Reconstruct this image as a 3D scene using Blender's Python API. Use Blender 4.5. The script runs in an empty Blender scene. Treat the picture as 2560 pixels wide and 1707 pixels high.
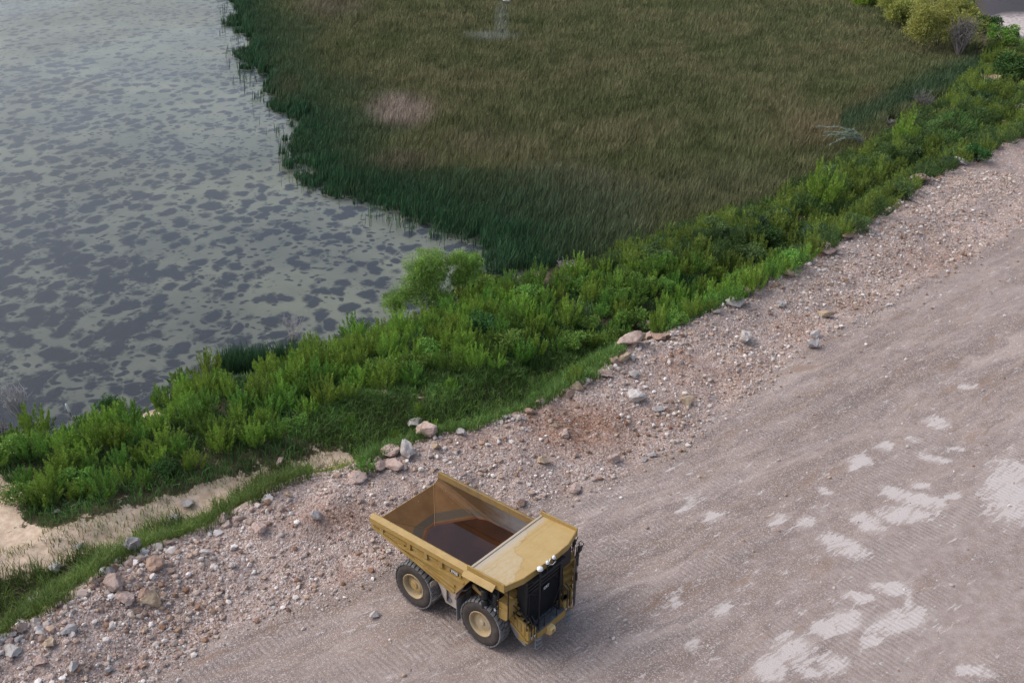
import bpy, math, random
import numpy as np
from mathutils import Vector, Matrix

# ------------------------------------------------------------------ camera, sky, sun, exposure
S = bpy.context.scene
C = S.collection
R = math.radians
CAM_H, PITCH, ROLL, FPX = 39.339, R(27.318), R(-1.129), 2750.0
TRUCK_X, TRUCK_Y, TRUCK_A = -3.321, 47.378, R(-38.944)
PW, PH = 2560.0, 1707.0
cp_, sp_, cr_, sr_ = math.cos(PITCH), math.sin(PITCH), math.cos(ROLL), math.sin(ROLL)
right0, up0, fwd = Vector((1, 0, 0)), Vector((0, sp_, cp_)), Vector((0, cp_, -sp_))
cam_r = cr_ * right0 - sr_ * up0
cam_u = sr_ * right0 + cr_ * up0
cd = bpy.data.cameras.new("Camera")
cam = bpy.data.objects.new("Camera", cd)
C.objects.link(cam)
cam.matrix_world = Matrix(((cam_r.x, cam_u.x, -fwd.x, 0), (cam_r.y, cam_u.y, -fwd.y, 0), (cam_r.z, cam_u.z, -fwd.z, CAM_H), (0, 0, 0, 1)))
cd.sensor_width = 36.0
cd.lens = FPX / PW * 36.0
cd.clip_start, cd.clip_end = 0.5, 12000
S.camera = cam

SUN_EL, SUN_ROT = R(46), R(-82)
world = bpy.data.worlds.new("World")
S.world = world
world.use_nodes = True
wt = world.node_tree
wt.nodes.clear()
sky = wt.nodes.new("ShaderNodeTexSky")
sky.sky_type = 'NISHITA'
sky.sun_disc = False
sky.sun_elevation = SUN_EL
sky.sun_rotation = SUN_ROT
sky.air_density, sky.dust_density, sky.ozone_density = 1.0, 4.0, 1.6
hsv = wt.nodes.new("ShaderNodeHueSaturation")
hsv.inputs["Saturation"].default_value = 0.72
bg = wt.nodes.new("ShaderNodeBackground")
bg.inputs["Strength"].default_value = 0.10
wo = wt.nodes.new("ShaderNodeOutputWorld")
wt.links.new(sky.outputs[0], hsv.inputs["Color"])
wt.links.new(hsv.outputs[0], bg.inputs["Color"])
wt.links.new(bg.outputs[0], wo.inputs["Surface"])
sd = bpy.data.lights.new("Sun", 'SUN')
sd.energy, sd.angle, sd.color = 0.55, R(60), (1.0, 0.955, 0.925)
sun = bpy.data.objects.new("Sun", sd)
C.objects.link(sun)
sdir = Vector((math.sin(SUN_ROT) * math.cos(SUN_EL), math.cos(SUN_ROT) * math.cos(SUN_EL), math.sin(SUN_EL)))
sun.rotation_euler = sdir.to_track_quat('Z', 'Y').to_euler()
S.view_settings.view_transform = 'Standard'
S.view_settings.look = 'None'
S.view_settings.exposure = 1.02
S.view_settings.gamma = 1.0
S.cycles.use_denoising = True
S.cycles.max_bounces = 6
S.cycles.transparent_max_bounces = 12

# ------------------------------------------------------------------ helpers
rng = np.random.default_rng(7)
random.seed(7)
K = PW / 2352.0          # outlines below were read off the photograph at 2352 pixels wide


def ray(px, py):
    r, u = (px - PW / 2) / FPX, -(py - PH / 2) / FPX
    return cam_r * r + cam_u * u + fwd


def at(px, py, z):
    """ground point seen at (px, py), on the level z (2352-pixel coordinates)"""
    v = ray(px * K, py * K)
    t = (z - CAM_H) / v.z
    return (v.x * t, v.y * t)


def line(pts, z):
    return np.array([at(a, b, z) for a, b in pts])


def to_px(x, y, z):
    zz = z - CAM_H
    fw = y * fwd.y + zz * fwd.z
    r = x * cam_r.x + y * cam_r.y + zz * cam_r.z
    u = x * cam_u.x + y * cam_u.y + zz * cam_u.z
    return (PW / 2 + FPX * r / fw) / K, (PH / 2 - FPX * u / fw) / K


def inside(px, py, poly):
    poly = np.asarray(poly, float)
    x1, y1 = poly[:, 0], poly[:, 1]
    x2, y2 = np.roll(x1, -1), np.roll(y1, -1)
    res = np.zeros(np.shape(px), bool)
    for a, b, c, d in zip(x1, y1, x2, y2):
        if b == d:
            continue
        hit = ((b > py) != (d > py)) & (px < (c - a) * (py - b) / (d - b) + a)
        res ^= hit
    return res


def poly_dist(x, y, pl):
    """signed distance to an open polyline (positive on its right-hand side) and arc length"""
    x, y = np.asarray(x, float), np.asarray(y, float)
    best = np.full(x.shape, 1e9)
    sign = np.ones(x.shape)
    arc = np.zeros(x.shape)
    acc = 0.0
    n = len(pl)
    for i in range(n - 1):
        a, b = pl[i], pl[i + 1]
        e = b - a
        L = math.hypot(*e)
        t = ((x - a[0]) * e[0] + (y - a[1]) * e[1]) / (L * L)
        tc = np.clip(t, -1e9 if i == 0 else 0, 1e9 if i == n - 2 else 1)
        dx, dy = x - a[0] - tc * e[0], y - a[1] - tc * e[1]
        d = np.hypot(dx, dy)
        m = d < best
        best = np.where(m, d, best)
        sg = np.where((e[1] * (x - a[0]) - e[0] * (y - a[1])) >= 0, 1.0, -1.0)
        sign = np.where(m, sg, sign)
        arc = np.where(m, acc + tc * L, arc)
        acc += L
    return best * sign, arc


def vnoise(x, y, seed=0):
    xi, yi = np.floor(x).astype(np.int64), np.floor(y).astype(np.int64)
    fx, fy = x - xi, y - yi
    fx, fy = fx * fx * (3 - 2 * fx), fy * fy * (3 - 2 * fy)

    def h(a, b):
        n = (a * 374761393 + b * 668265263 + seed * 1442695041) & 0x7fffffff
        n = ((n ^ (n >> 13)) * 1274126177) & 0x7fffffff
        return ((n ^ (n >> 16)) & 0xffff) / 65535.0
    return (h(xi, yi) * (1 - fx) + h(xi + 1, yi) * fx) * (1 - fy) + (h(xi, yi + 1) * (1 - fx) + h(xi + 1, yi + 1) * fx) * fy


def fbm(x, y, sc, oct=3, seed=0):
    v, a, t = 0.0, 1.0, 0.0
    for i in range(oct):
        v = v + a * vnoise(x / sc + 31.7 * i, y / sc - 17.3 * i, seed + i)
        t += a
        a *= 0.55
        sc *= 0.47
    return v / t


def sstep(a, b, v):
    t = np.clip((v - a) / (b - a), 0, 1)
    return t * t * (3 - 2 * t)


def mesh_np(name, verts, loops, sizes, mat, tint=None, parent=None, smooth=False, mats=None, mat_idx=None):
    """one mesh object from numpy arrays"""
    me = bpy.data.meshes.new(name)
    verts = np.ascontiguousarray(verts, dtype=np.float32)
    loops = np.ascontiguousarray(loops, dtype=np.int32).ravel()
    sizes = np.ascontiguousarray(sizes, dtype=np.int32)
    me.vertices.add(len(verts))
    me.vertices.foreach_set("co", verts.ravel())
    me.loops.add(len(loops))
    me.loops.foreach_set("vertex_index", loops)
    me.polygons.add(len(sizes))
    st = np.zeros(len(sizes), np.int32)
    st[1:] = np.cumsum(sizes)[:-1]
    me.polygons.foreach_set("loop_start", st)
    me.polygons.foreach_set("loop_total", sizes)
    if mat_idx is not None:
        me.polygons.foreach_set("material_index", np.asarray(mat_idx, np.int32))
    me.update(calc_edges=True)
    me.polygons.foreach_set("use_smooth", np.full(len(sizes), bool(smooth)))
    for m in (mats or [mat]):
        me.materials.append(m)
    if tint is not None:
        a = me.attributes.new("tint", 'FLOAT_COLOR', 'POINT')
        t4 = np.ones((len(verts), 4), np.float32)
        t4[:, :3] = tint
        a.data.foreach_set("color", t4.ravel())
    ob = bpy.data.objects.new(name, me)
    C.objects.link(ob)
    if parent is not None:
        ob.parent = parent
    return ob


def tag(o, label=None, cat=None, group=None, kind=None):
    if label: o["label"] = label
    if cat: o["category"] = cat
    if group: o["group"] = group
    if kind: o["kind"] = kind
    return o


def empty(name, loc=(0, 0, 0), rz=0.0, parent=None):
    o = bpy.data.objects.new(name, None)
    o.empty_display_size = 0.3
    o.location = loc
    o.rotation_euler = (0, 0, rz)
    C.objects.link(o)
    if parent is not None:
        o.parent = parent
    return o


def copy_tree(o, parent=None):
    c = o.copy()
    C.objects.link(c)
    if parent is not None:
        c.parent = parent
    for ch in list(o.children):
        copy_tree(ch, c)
    return c


class MB:
    """collects boxes, tubes, lathes and plates; build() links them as one mesh object"""

    def __init__(self):
        self.v, self.f, self.m = [], [], []

    def add(self, vs, fs, mi=0):
        o = len(self.v)
        self.v += [tuple(p) for p in vs]
        self.f += [tuple(i + o for i in f) for f in fs]
        self.m += [mi] * len(fs)

    def box(self, x0, x1, y0, y1, z0, z1, mi=0, M=None, b=0.0):
        if b > 0:
            pts = []
            for (sx, sy, sz) in [(i, j, k) for i in (0, 1) for j in (0, 1) for k in (0, 1)]:
                pass
            # chamfer the vertical and long edges: an octagonal prism along x
            p = [(y0 + b, z0), (y1 - b, z0), (y1, z0 + b), (y1, z1 - b), (y1 - b, z1), (y0 + b, z1), (y0, z1 - b), (y0, z0 + b)]
            self.prism([(q[0], q[1]) for q in p], x0, x1, 'x', mi)
            return
        vs = [(x0, y0, z0), (x1, y0, z0), (x1, y1, z0), (x0, y1, z0), (x0, y0, z1), (x1, y0, z1), (x1, y1, z1), (x0, y1, z1)]
        if M is not None:
            vs = [M @ Vector(p) for p in vs]
        self.add(vs, [(0, 3, 2, 1), (4, 5, 6, 7), (0, 1, 5, 4), (1, 2, 6, 5), (2, 3, 7, 6), (3, 0, 4, 7)], mi)

    def prism(self, poly, a, b, axis='y', mi=0):
        """poly in the plane across `axis`, extruded from a to b (y: (x,z), x: (y,z), z: (x,y))"""
        def pt(p, t):
            return {'y': (p[0], t, p[1]), 'x': (t, p[0], p[1]), 'z': (p[0], p[1], t)}[axis]
        n = len(poly)
        vs = [pt(p, a) for p in poly] + [pt(p, b) for p in poly]
        fs = [tuple(range(n)), tuple(range(2 * n - 1, n - 1, -1))]
        fs += [(i, i + n, (i + 1) % n + n, (i + 1) % n) for i in range(n)]
        self.add(vs, fs, mi)

    def plate(self, pts, th, mi=0):
        """flat polygon in space thickened by th along its normal"""
        P = [Vector(p) for p in pts]
        nrm = Vector((0, 0, 0))
        for i in range(len(P)):
            nrm += P[i].cross(P[(i + 1) % len(P)])
        nrm.normalize()
        n = len(P)
        vs = P + [p - nrm * th for p in P]
        fs = [tuple(range(n)), tuple(range(2 * n - 1, n - 1, -1))]
        fs += [((i + 1) % n, i, i + n, (i + 1) % n + n) for i in range(n)]
        self.add(vs, fs, mi)

    def tube(self, pts, r, n=6, mi=0, taper=None):
        P = [Vector(p) for p in pts]
        rings = []
        for i, p in enumerate(P):
            d = (P[min(i + 1, len(P) - 1)] - P[max(i - 1, 0)])
            d = d.normalized() if d.length > 1e-9 else Vector((0, 0, 1))
            ref = Vector((0, 0, 1)) if abs(d.z) < 0.9 else Vector((1, 0, 0))
            u = d.cross(ref).normalized()
            w = d.cross(u)
            rr = r if taper is None else r + (taper - r) * i / max(1, len(P) - 1)
            rings.append([p + (u * math.cos(2 * math.pi * k / n) + w * math.sin(2 * math.pi * k / n)) * rr for k in range(n)])
        vs = [q for rg in rings for q in rg]
        fs = []
        for i in range(len(P) - 1):
            for k in range(n):
                a, b = i * n + k, i * n + (k + 1) % n
                fs.append((a, b, b + n, a + n))
        fs.append(tuple(range(n - 1, -1, -1)))
        fs.append(tuple(range((len(P) - 1) * n, len(P) * n)))
        self.add(vs, fs, mi)

    def lathe(self, prof, n, center, axis='y', mi=0, caps=True):
        """prof: (radius, offset along the axis)"""
        cx, cy, cz = center
        vs, fs = [], []
        for (rr, t) in prof:
            for k in range(n):
                a = 2 * math.pi * k / n
                if axis == 'y':
                    vs.append((cx + rr * math.cos(a), cy + t, cz + rr * math.sin(a)))
                elif axis == 'z':
                    vs.append((cx + rr * math.cos(a), cy + rr * math.sin(a), cz + t))
                else:
                    vs.append((cx + t, cy + rr * math.cos(a), cz + rr * math.sin(a)))
        m = len(prof)
        for i in range(m - 1):
            for k in range(n):
                a, b = i * n + k, i * n + (k + 1) % n
                fs.append((a, b, b + n, a + n))
        if caps:
            fs.append(tuple(range(n)))
            fs.append(tuple(range((m - 1) * n, m * n)))
        self.add(vs, fs, mi)

    def build(self, name, mat, parent=None, smooth_angle=None):
        me = bpy.data.meshes.new(name)
        me.from_pydata([tuple(p) for p in self.v], [], self.f)
        mats = mat if isinstance(mat, (list, tuple)) else [mat]
        for m in mats:
            me.materials.append(m)
        me.polygons.foreach_set("material_index", self.m)
        import bmesh
        bm = bmesh.new()
        bm.from_mesh(me)
        bmesh.ops.recalc_face_normals(bm, faces=bm.faces[:])
        if smooth_angle:
            for f in bm.faces:
                f.smooth = True
            for e in bm.edges:
                if len(e.link_faces) == 2 and e.calc_face_angle(0) > R(smooth_angle):
                    e.smooth = False
        bm.to_mesh(me)
        bm.free()
        o = bpy.data.objects.new(name, me)
        C.objects.link(o)
        if parent is not None:
            o.parent = parent
        return o


# ------------------------------------------------------------------ node helper
class NT:
    def __init__(self, name):
        self.mat = bpy.data.materials.new(name)
        self.mat.use_nodes = True
        self.t = self.mat.node_tree
        self.t.nodes.clear()
        self.out = self.t.nodes.new("ShaderNodeOutputMaterial")

    def n(self, typ, **kw):
        nd = self.t.nodes.new("ShaderNode" + typ)
        for k, v in kw.items():
            setattr(nd, k, v)
        return nd

    def link(self, a, b):
        self.t.links.new(a, b)

    def put(self, sock, v):
        if isinstance(v, bpy.types.NodeSocket):
            self.link(v, sock)
        elif isinstance(v, (tuple, list)) and len(v) == 3 and sock.type == 'RGBA':
            sock.default_value = (*v, 1)
        else:
            sock.default_value = v

    def coord(self, which="Object"):
        return self.n("TexCoord").outputs[which]

    def attr(self, name, out="Fac"):
        return self.n("Attribute", attribute_name=name).outputs[out]

    def mapping(self, vec, scale=(1, 1, 1), rot=(0, 0, 0), loc=(0, 0, 0)):
        m = self.n("Mapping")
        self.link(vec, m.inputs["Vector"])
        m.inputs["Scale"].default_value = scale
        m.inputs["Rotation"].default_value = rot
        m.inputs["Location"].default_value = loc
        return m.outputs[0]

    def noise(self, vec, scale, detail=4, rough=0.55, dist=0.0, out="Fac"):
        nd = self.n("TexNoise")
        self.link(vec, nd.inputs["Vector"])
        nd.inputs["Scale"].default_value = scale
        nd.inputs["Detail"].default_value = detail
        nd.inputs["Roughness"].default_value = rough
        nd.inputs["Distortion"].default_value = dist
        return nd.outputs[out]

    def voro(self, vec, scale, out="Distance", feature='F1', rand=1.0):
        nd = self.n("TexVoronoi", feature=feature)
        self.link(vec, nd.inputs["Vector"])
        nd.inputs["Scale"].default_value = scale
        nd.inputs["Randomness"].default_value = rand
        return nd.outputs[out]

    def rng(self, v, a, b, lo=0.0, hi=1.0, smooth=True):
        m = self.n("MapRange")
        if smooth:
            m.interpolation_type = 'SMOOTHSTEP'
        self.put(m.inputs["Value"], v)
        for k, q in (("From Min", a), ("From Max", b), ("To Min", lo), ("To Max", hi)):
            self.put(m.inputs[k], q)
        return m.outputs[0]

    def math(self, op, a, b=0.0, clamp=False):
        m = self.n("Math", operation=op)
        m.use_clamp = clamp
        self.put(m.inputs[0], a)
        self.put(m.inputs[1], b)
        return m.outputs[0]

    def mix(self, fac, a, b, mode='MIX'):
        m = self.n("Mix", data_type='RGBA', blend_type=mode)
        self.put(m.inputs[0], fac)
        self.put(m.inputs[6], a)
        self.put(m.inputs[7], b)
        return m.outputs[2]

    def ramp(self, fac, stops):
        r = self.n("ValToRGB")
        el = r.color_ramp.elements
        while len(el) < len(stops):
            el.new(0.5)
        for e, (p, c) in zip(el, stops):
            e.position = p
            e.color = (*c, 1)
        self.put(r.inputs[0], fac)
        return r.outputs[0]

    def bump(self, h, strength=0.5, dist=0.05):
        b = self.n("Bump")
        b.inputs["Strength"].default_value = strength
        b.inputs["Distance"].default_value = dist
        self.link(h, b.inputs["Height"])
        return b.outputs[0]

    def pbsdf(self, color, rough=0.8, metal=0.0, spec=0.3, normal=None):
        p = self.n("BsdfPrincipled")
        self.put(p.inputs["Base Color"], color)
        self.put(p.inputs["Roughness"], rough)
        p.inputs["Metallic"].default_value = metal
        p.inputs["Specular IOR Level"].default_value = spec
        if normal is not None:
            self.link(normal, p.inputs["Normal"])
        return p.outputs[0]

    def done(self, shader):
        self.link(shader, self.out.inputs["Surface"])
        return self.mat


def leaf_mat(name, color, var=0.35, trans=0.25, rough=0.6):
    """foliage: the colour varies from leaf to leaf and plant to plant"""
    g = NT(name)
    t = g.attr("tint", "Color")
    oi = g.n("ObjectInfo")
    base = g.mix(1.0, color, t, 'MULTIPLY')
    h = g.n("HueSaturation")
    g.put(h.inputs["Color"], base)
    g.put(h.inputs["Hue"], g.rng(oi.outputs["Random"], 0, 1, 0.485, 0.515, False))
    g.put(h.inputs["Value"], g.rng(oi.outputs["Random"], 0, 1, 1 - var, 1 + var, False))
    p = g.pbsdf(h.outputs[0], rough, 0, 0.2)
    tr = g.n("BsdfTranslucent")
    g.link(h.outputs[0], tr.inputs["Color"])
    ms = g.n("MixShader")
    ms.inputs[0].default_value = trans
    g.link(p, ms.inputs[1])
    g.link(tr.outputs[0], ms.inputs[2])
    return g.done(ms.outputs[0])


def plain(name, col, rough=0.7, metal=0.0, spec=0.3, dirt=None, dirt_amt=0.5, scale=2.0):
    """paint or rubber with uneven dust"""
    g = NT(name)
    co = g.coord()
    nz = g.noise(co, scale, 5, 0.65)
    c = g.mix(g.rng(nz, 0.35, 0.75, 0, dirt_amt), col, dirt if dirt else tuple(min(1, q * 1.25) for q in col))
    return g.done(g.pbsdf(c, rough, metal, spec))


# ------------------------------------------------------------------ the lie of the land
WATER_Z = -4.0
CREST_Z = 1.25
E_px = [(-260, 1640), (-90, 1530), (0, 1492), (45, 1448), (100, 1418), (180, 1368), (270, 1302), (340, 1264), (420, 1235), (500, 1200), (590, 1155),
        (680, 1115), (780, 1085), (880, 1050), (960, 1020), (1010, 1010), (1080, 1000), (1200, 955), (1260, 930), (1330, 895),
        (1390, 865), (1415, 822), (1450, 800), (1520, 778), (1600, 738), (1700, 682), (1800, 630), (1900, 575), (2000, 510),
        (2100, 432), (2200, 380), (2300, 332), (2352, 305), (2480, 235), (2700, 130)]
EDGE = line(E_px, CREST_Z)
T_px = [(-200, 1850), (200, 1600), (450, 1460), (700, 1370), (900, 1280), (1180, 1160), (1420, 1085), (1560, 1010), (1700, 905),
        (1850, 790), (2050, 680), (2200, 600), (2352, 515), (2600, 390)]
TOE = line(T_px, 0.0)
S_px = [(-420, 1170), (-200, 1090), (0, 1034), (180, 1000), (330, 950), (500, 884), (700, 822), (850, 782), (950, 740), (1045, 708), (1095, 655),
        (1180, 640), (1280, 640), (1400, 603), (1560, 538), (1700, 503), (1820, 442), (2000, 342), (2150, 228), (2235, 160), (2255, 110),
        (2215, 45), (2170, -20), (2090, -110)]
SHORE = line(S_px, WATER_Z)
TRACK_Z = -2.3
R_px = [(520, -330), (500, -200), (500, -60), (525, 20), (540, 75), (560, 130), (575, 175), (600, 215), (632, 245), (655, 275), (672, 330), (690, 378), (712, 415), (745, 440), (800, 458), (862, 466), (890, 490), (925, 508), (985, 520),
        (1000, 532), (1060, 552), (1095, 572), (1108, 600), (1100, 640), (1180, 642), (1290, 646), (1400, 606), (1560, 541), (1700, 506), (1820, 446), (2000, 345), (2150, 231), (2235, 165), (2258, 110), (2225, 45), (2190, -20), (2150, -110), (2100, -330)]
REEDS = line([p for p in R_px if p[1] > -300], WATER_Z)
WATER_EDGE = line([p for p in R_px[1:23]], WATER_Z)


def land(x, y):
    """height before small noise, with the fields that the materials and plants use"""
    dE, u = poly_dist(x, y, EDGE)
    dT, _ = poly_dist(x, y, TOE)
    dS, _ = poly_dist(x, y, SHORE)
    hc = CREST_Z * (0.75 + 0.5 * vnoise(u / 6.0, u * 0 + 3.3, 5))
    fr = np.clip(dE / np.maximum(dE - np.minimum(dT, -0.01), 0.05), 0, 1)
    road = np.where(dT >= 0, 0.0, hc * (1 - sstep(0.0, 1.0, fr)) * 1.0)
    t = -dE
    bank = hc - 0.8 * np.maximum(t - 0.5, 0)
    mound = 0.9 * sstep(6, 9, t) * (0.5 + fbm(x, y, 6.0, 2, 11))
    low = np.minimum(TRACK_Z + mound, WATER_Z + 0.42 * dS)
    low = np.where(dS < 0, np.maximum(WATER_Z + 0.3 * dS, WATER_Z - 0.7), low)
    h = np.where(dE >= 0, road, np.maximum(bank, low))
    return h, dE, dT, dS, u


def height(x, y):
    h, dE, dT, dS, u = land(x, y)
    rub = sstep(-1.5, 0.3, dE) * (1 - sstep(-1.0, 1.5, dT))
    return h + rub * 0.34 * (fbm(x, y, 1.5, 3, 3) - 0.5) + (dE < -0.5) * (dS > 0.3) * 0.3 * (fbm(x, y, 1.2, 2, 4) - 0.5)


def axis_pts(a, b, step, far, grow=1.06):
    core = np.arange(a, b + step / 2, step)
    out, p, s = [], 0.0, step
    while p < far:
        s *= grow
        p += s
        out.append(p)
    out = np.array(out)
    return np.concatenate([a - out[::-1], core, core[-1] + out])


xs = axis_pts(-34, 62, 0.26, 4200)
ys = axis_pts(30, 112, 0.26, 4200)
gx, gy = np.meshgrid(xs, ys)
gx, gy = gx.ravel(), gy.ravel()
gz0, dE, dT, dS, uu = land(gx, gy)
rubble = sstep(-1.5, 0.3, dE) * (1 - sstep(-1.0, 1.5, dT))
gz = gz0 + rubble * (0.8 * (fbm(gx, gy, 4.2, 2, 23) - 0.5) + 0.5 * (fbm(gx, gy, 1.7, 3, 3) - 0.5) + .16 * (vnoise(gx / .5, gy / .5, 19) - .5)) + (dE < -0.5) * (dS > 0.3) * 0.3 * (fbm(gx, gy, 1.2, 2, 4) - 0.5)
road_m = sstep(-1.0, 1.0, dT)
gz = gz + road_m * 0.05 * (fbm(uu, dE, 2.5, 2, 8) - 0.5)
gz = np.where(np.hypot(gx, gy - 60) > 420, np.maximum(gz, -3.0 + 5.0 * fbm(gx, gy, 300, 3, 9)), gz)
vx, vy = to_px(gx, gy, gz)
dWg = np.abs(poly_dist(gx, gy, WATER_EDGE)[0])
marsh = inside(gx, gy, REEDS) * sstep(2.0, 6.0, dWg)
gz = gz + marsh * np.where(dS < 0, (WATER_Z + .22 - gz), 0)
front = gy * fwd.y + (gz - CAM_H) * fwd.z > 5
vx, vy = np.where(front, vx, -9e4), np.where(front, vy, -9e4)

SAND = [(-300, 1150), (0, 1095), (40, 1125), (50, 1195), (110, 1215), (350, 1150), (560, 1090), (700, 1055), (730, 1030), (800, 1040), (835, 1062),
        (790, 1095), (700, 1120), (600, 1150), (520, 1165), (430, 1200), (330, 1240), (120, 1295), (0, 1325), (-300, 1400)]
sand = inside(vx, vy, SAND).astype(float)
for (a, b, r1, r2) in ((890, 905, 60, 9), (780, 972, 30, 7), (340, 955, 32, 12), (300, 985, 22, 8), (975, 870, 40, 5), (2260, 190, 22, 10), (2110, 225, 30, 10)):
    sand = np.maximum(sand, np.clip(1.3 - np.hypot((vx - a) / r1, (vy - b) / r2), 0, 1))
sand *= (dE < -0.6)
sg = sand.reshape(len(ys), len(xs))
for _ in range(7):
    sg[1:-1, 1:-1] = (sg[1:-1, 1:-1] * 2 + sg[:-2, 1:-1] + sg[2:, 1:-1] + sg[1:-1, :-2] + sg[1:-1, 2:]) / 6
sand = sg.ravel()
Z7 = [(1220, 640, 110, 130, 0), (760, 675, 110, 30, 10), (640, 640, 50, 20, 20), (780, 610, 40, 15, 0), (700, 750, 110, 35, 0), (860, 700, 40, 25, 0),
      (520, 790, 75, 35, 25), (400, 900, 100, 35, 20), (860, 305, 55, 22, 10), (610, 415, 28, 25, 0), (490, 490, 50, 22, 0), (455, 520, 25, 14, 0),
      (750, 385, 35, 12, 15), (85, 775, 50, 18, -20), (225, 785, 38, 24, 0), (480, 1145, 65, 20, 10), (665, 1110, 65, 28, 0), (722, 1160, 18, 55, 0),
      (670, 1275, 135, 48, -10), (420, 1270, 65, 45, 0), (310, 1300, 55, 33, 0), (170, 1410, 85, 65, 0), (60, 1500, 75, 55, 0), (350, 1470, 65, 42, 0),
      (540, 1360, 45, 22, 0), (1080, 1515, 55, 20, 10), (1000, 130, 35, 12, 0), (320, 635, 35, 14, 20), (560, 1090, 32, 13, 0), (250, 1515, 45, 22, 0),
      (-350, 700, 60, 25, -40), (-230, 760, 70, 30, 0), (-420, 1160, 35, 40, 30), (-180, 1215, 40, 50, 0), (-330, 1380, 30, 30, 0), (1000, 1500, 50, 18, 0),
      (840, 480, 60, 16, 10), (960, 430, 30, 10, 0), (-560, 470, 25, 9, 0), (940, 660, 35, 14, 0)]
white = np.zeros(gx.shape)
sx7, sy7 = vx * K, vy * K
for (a, b, r1, r2, an) in Z7:
    a, b, r1, r2 = 1900 + .515 * a, 900 + .515 * b, r1 * .515, r2 * .515
    ca, sa = math.cos(R(an)), math.sin(R(an))
    px, py = (sx7 - a) * ca + (sy7 - b) * sa, -(sx7 - a) * sa + (sy7 - b) * ca
    white = np.maximum(white, (1.55 - np.hypot(px / r1, py / r2) * .85) * (.62 if a < 1880 else 1.0))
white = np.clip(white, 0, 1) * road_m
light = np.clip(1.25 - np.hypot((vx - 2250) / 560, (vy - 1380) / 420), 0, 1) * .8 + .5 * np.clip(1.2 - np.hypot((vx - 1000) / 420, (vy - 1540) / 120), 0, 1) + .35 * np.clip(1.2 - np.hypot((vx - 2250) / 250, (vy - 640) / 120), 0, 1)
asph = inside(vx, vy, [(2235, -60), (2250, 25), (2300, 62), (2420, 45), (2330, -30), (2300, -80)]).astype(float)
pale = inside(vx, vy, [(2290, 45), (2300, 75), (2360, 95), (2480, 60), (2420, 20), (2352, 30)]).astype(float)
BROWN_AT = ((1330, 985, 150, 65, 1.0), (1650, 870, 160, 60, .35), (760, 1190, 130, 45, .6), (2150, 600, 120, 40, .4), (1830, 760, 60, 30, .5), (820, 1330, 60, 30, .6), (1520, 960, 60, 30, .5), (1100, 1010, 90, 30, .5), (1560, 830, 60, 30, .6), (1960, 700, 60, 20, .4))


def brown_field(px, py):
    f = np.zeros(np.shape(px))
    for (a, b, r1, r2, w) in BROWN_AT:
        f = np.maximum(f, w * np.clip(1.3 - np.hypot((px - a) / r1, (py - b) / r2), 0, 1))
    return f


BROWN = brown_field(vx, vy)

nx, ny = len(xs), len(ys)
GZ = gz.reshape(ny, nx)
height_exact = height


def height(x, y):
    """the built ground sheet, read between its grid points"""
    x, y = np.asarray(x, float), np.asarray(y, float)
    i = np.clip(np.searchsorted(xs, x) - 1, 0, nx - 2)
    j = np.clip(np.searchsorted(ys, y) - 1, 0, ny - 2)
    fx, fy = (x - xs[i]) / (xs[i + 1] - xs[i]), (y - ys[j]) / (ys[j + 1] - ys[j])
    return (GZ[j, i] * (1 - fx) + GZ[j, i + 1] * fx) * (1 - fy) + (GZ[j + 1, i] * (1 - fx) + GZ[j + 1, i + 1] * fx) * fy


ii = np.arange(nx * ny).reshape(ny, nx)
quads = np.stack([ii[:-1, :-1], ii[:-1, 1:], ii[1:, 1:], ii[1:, :-1]], -1).reshape(-1, 4)


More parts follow.
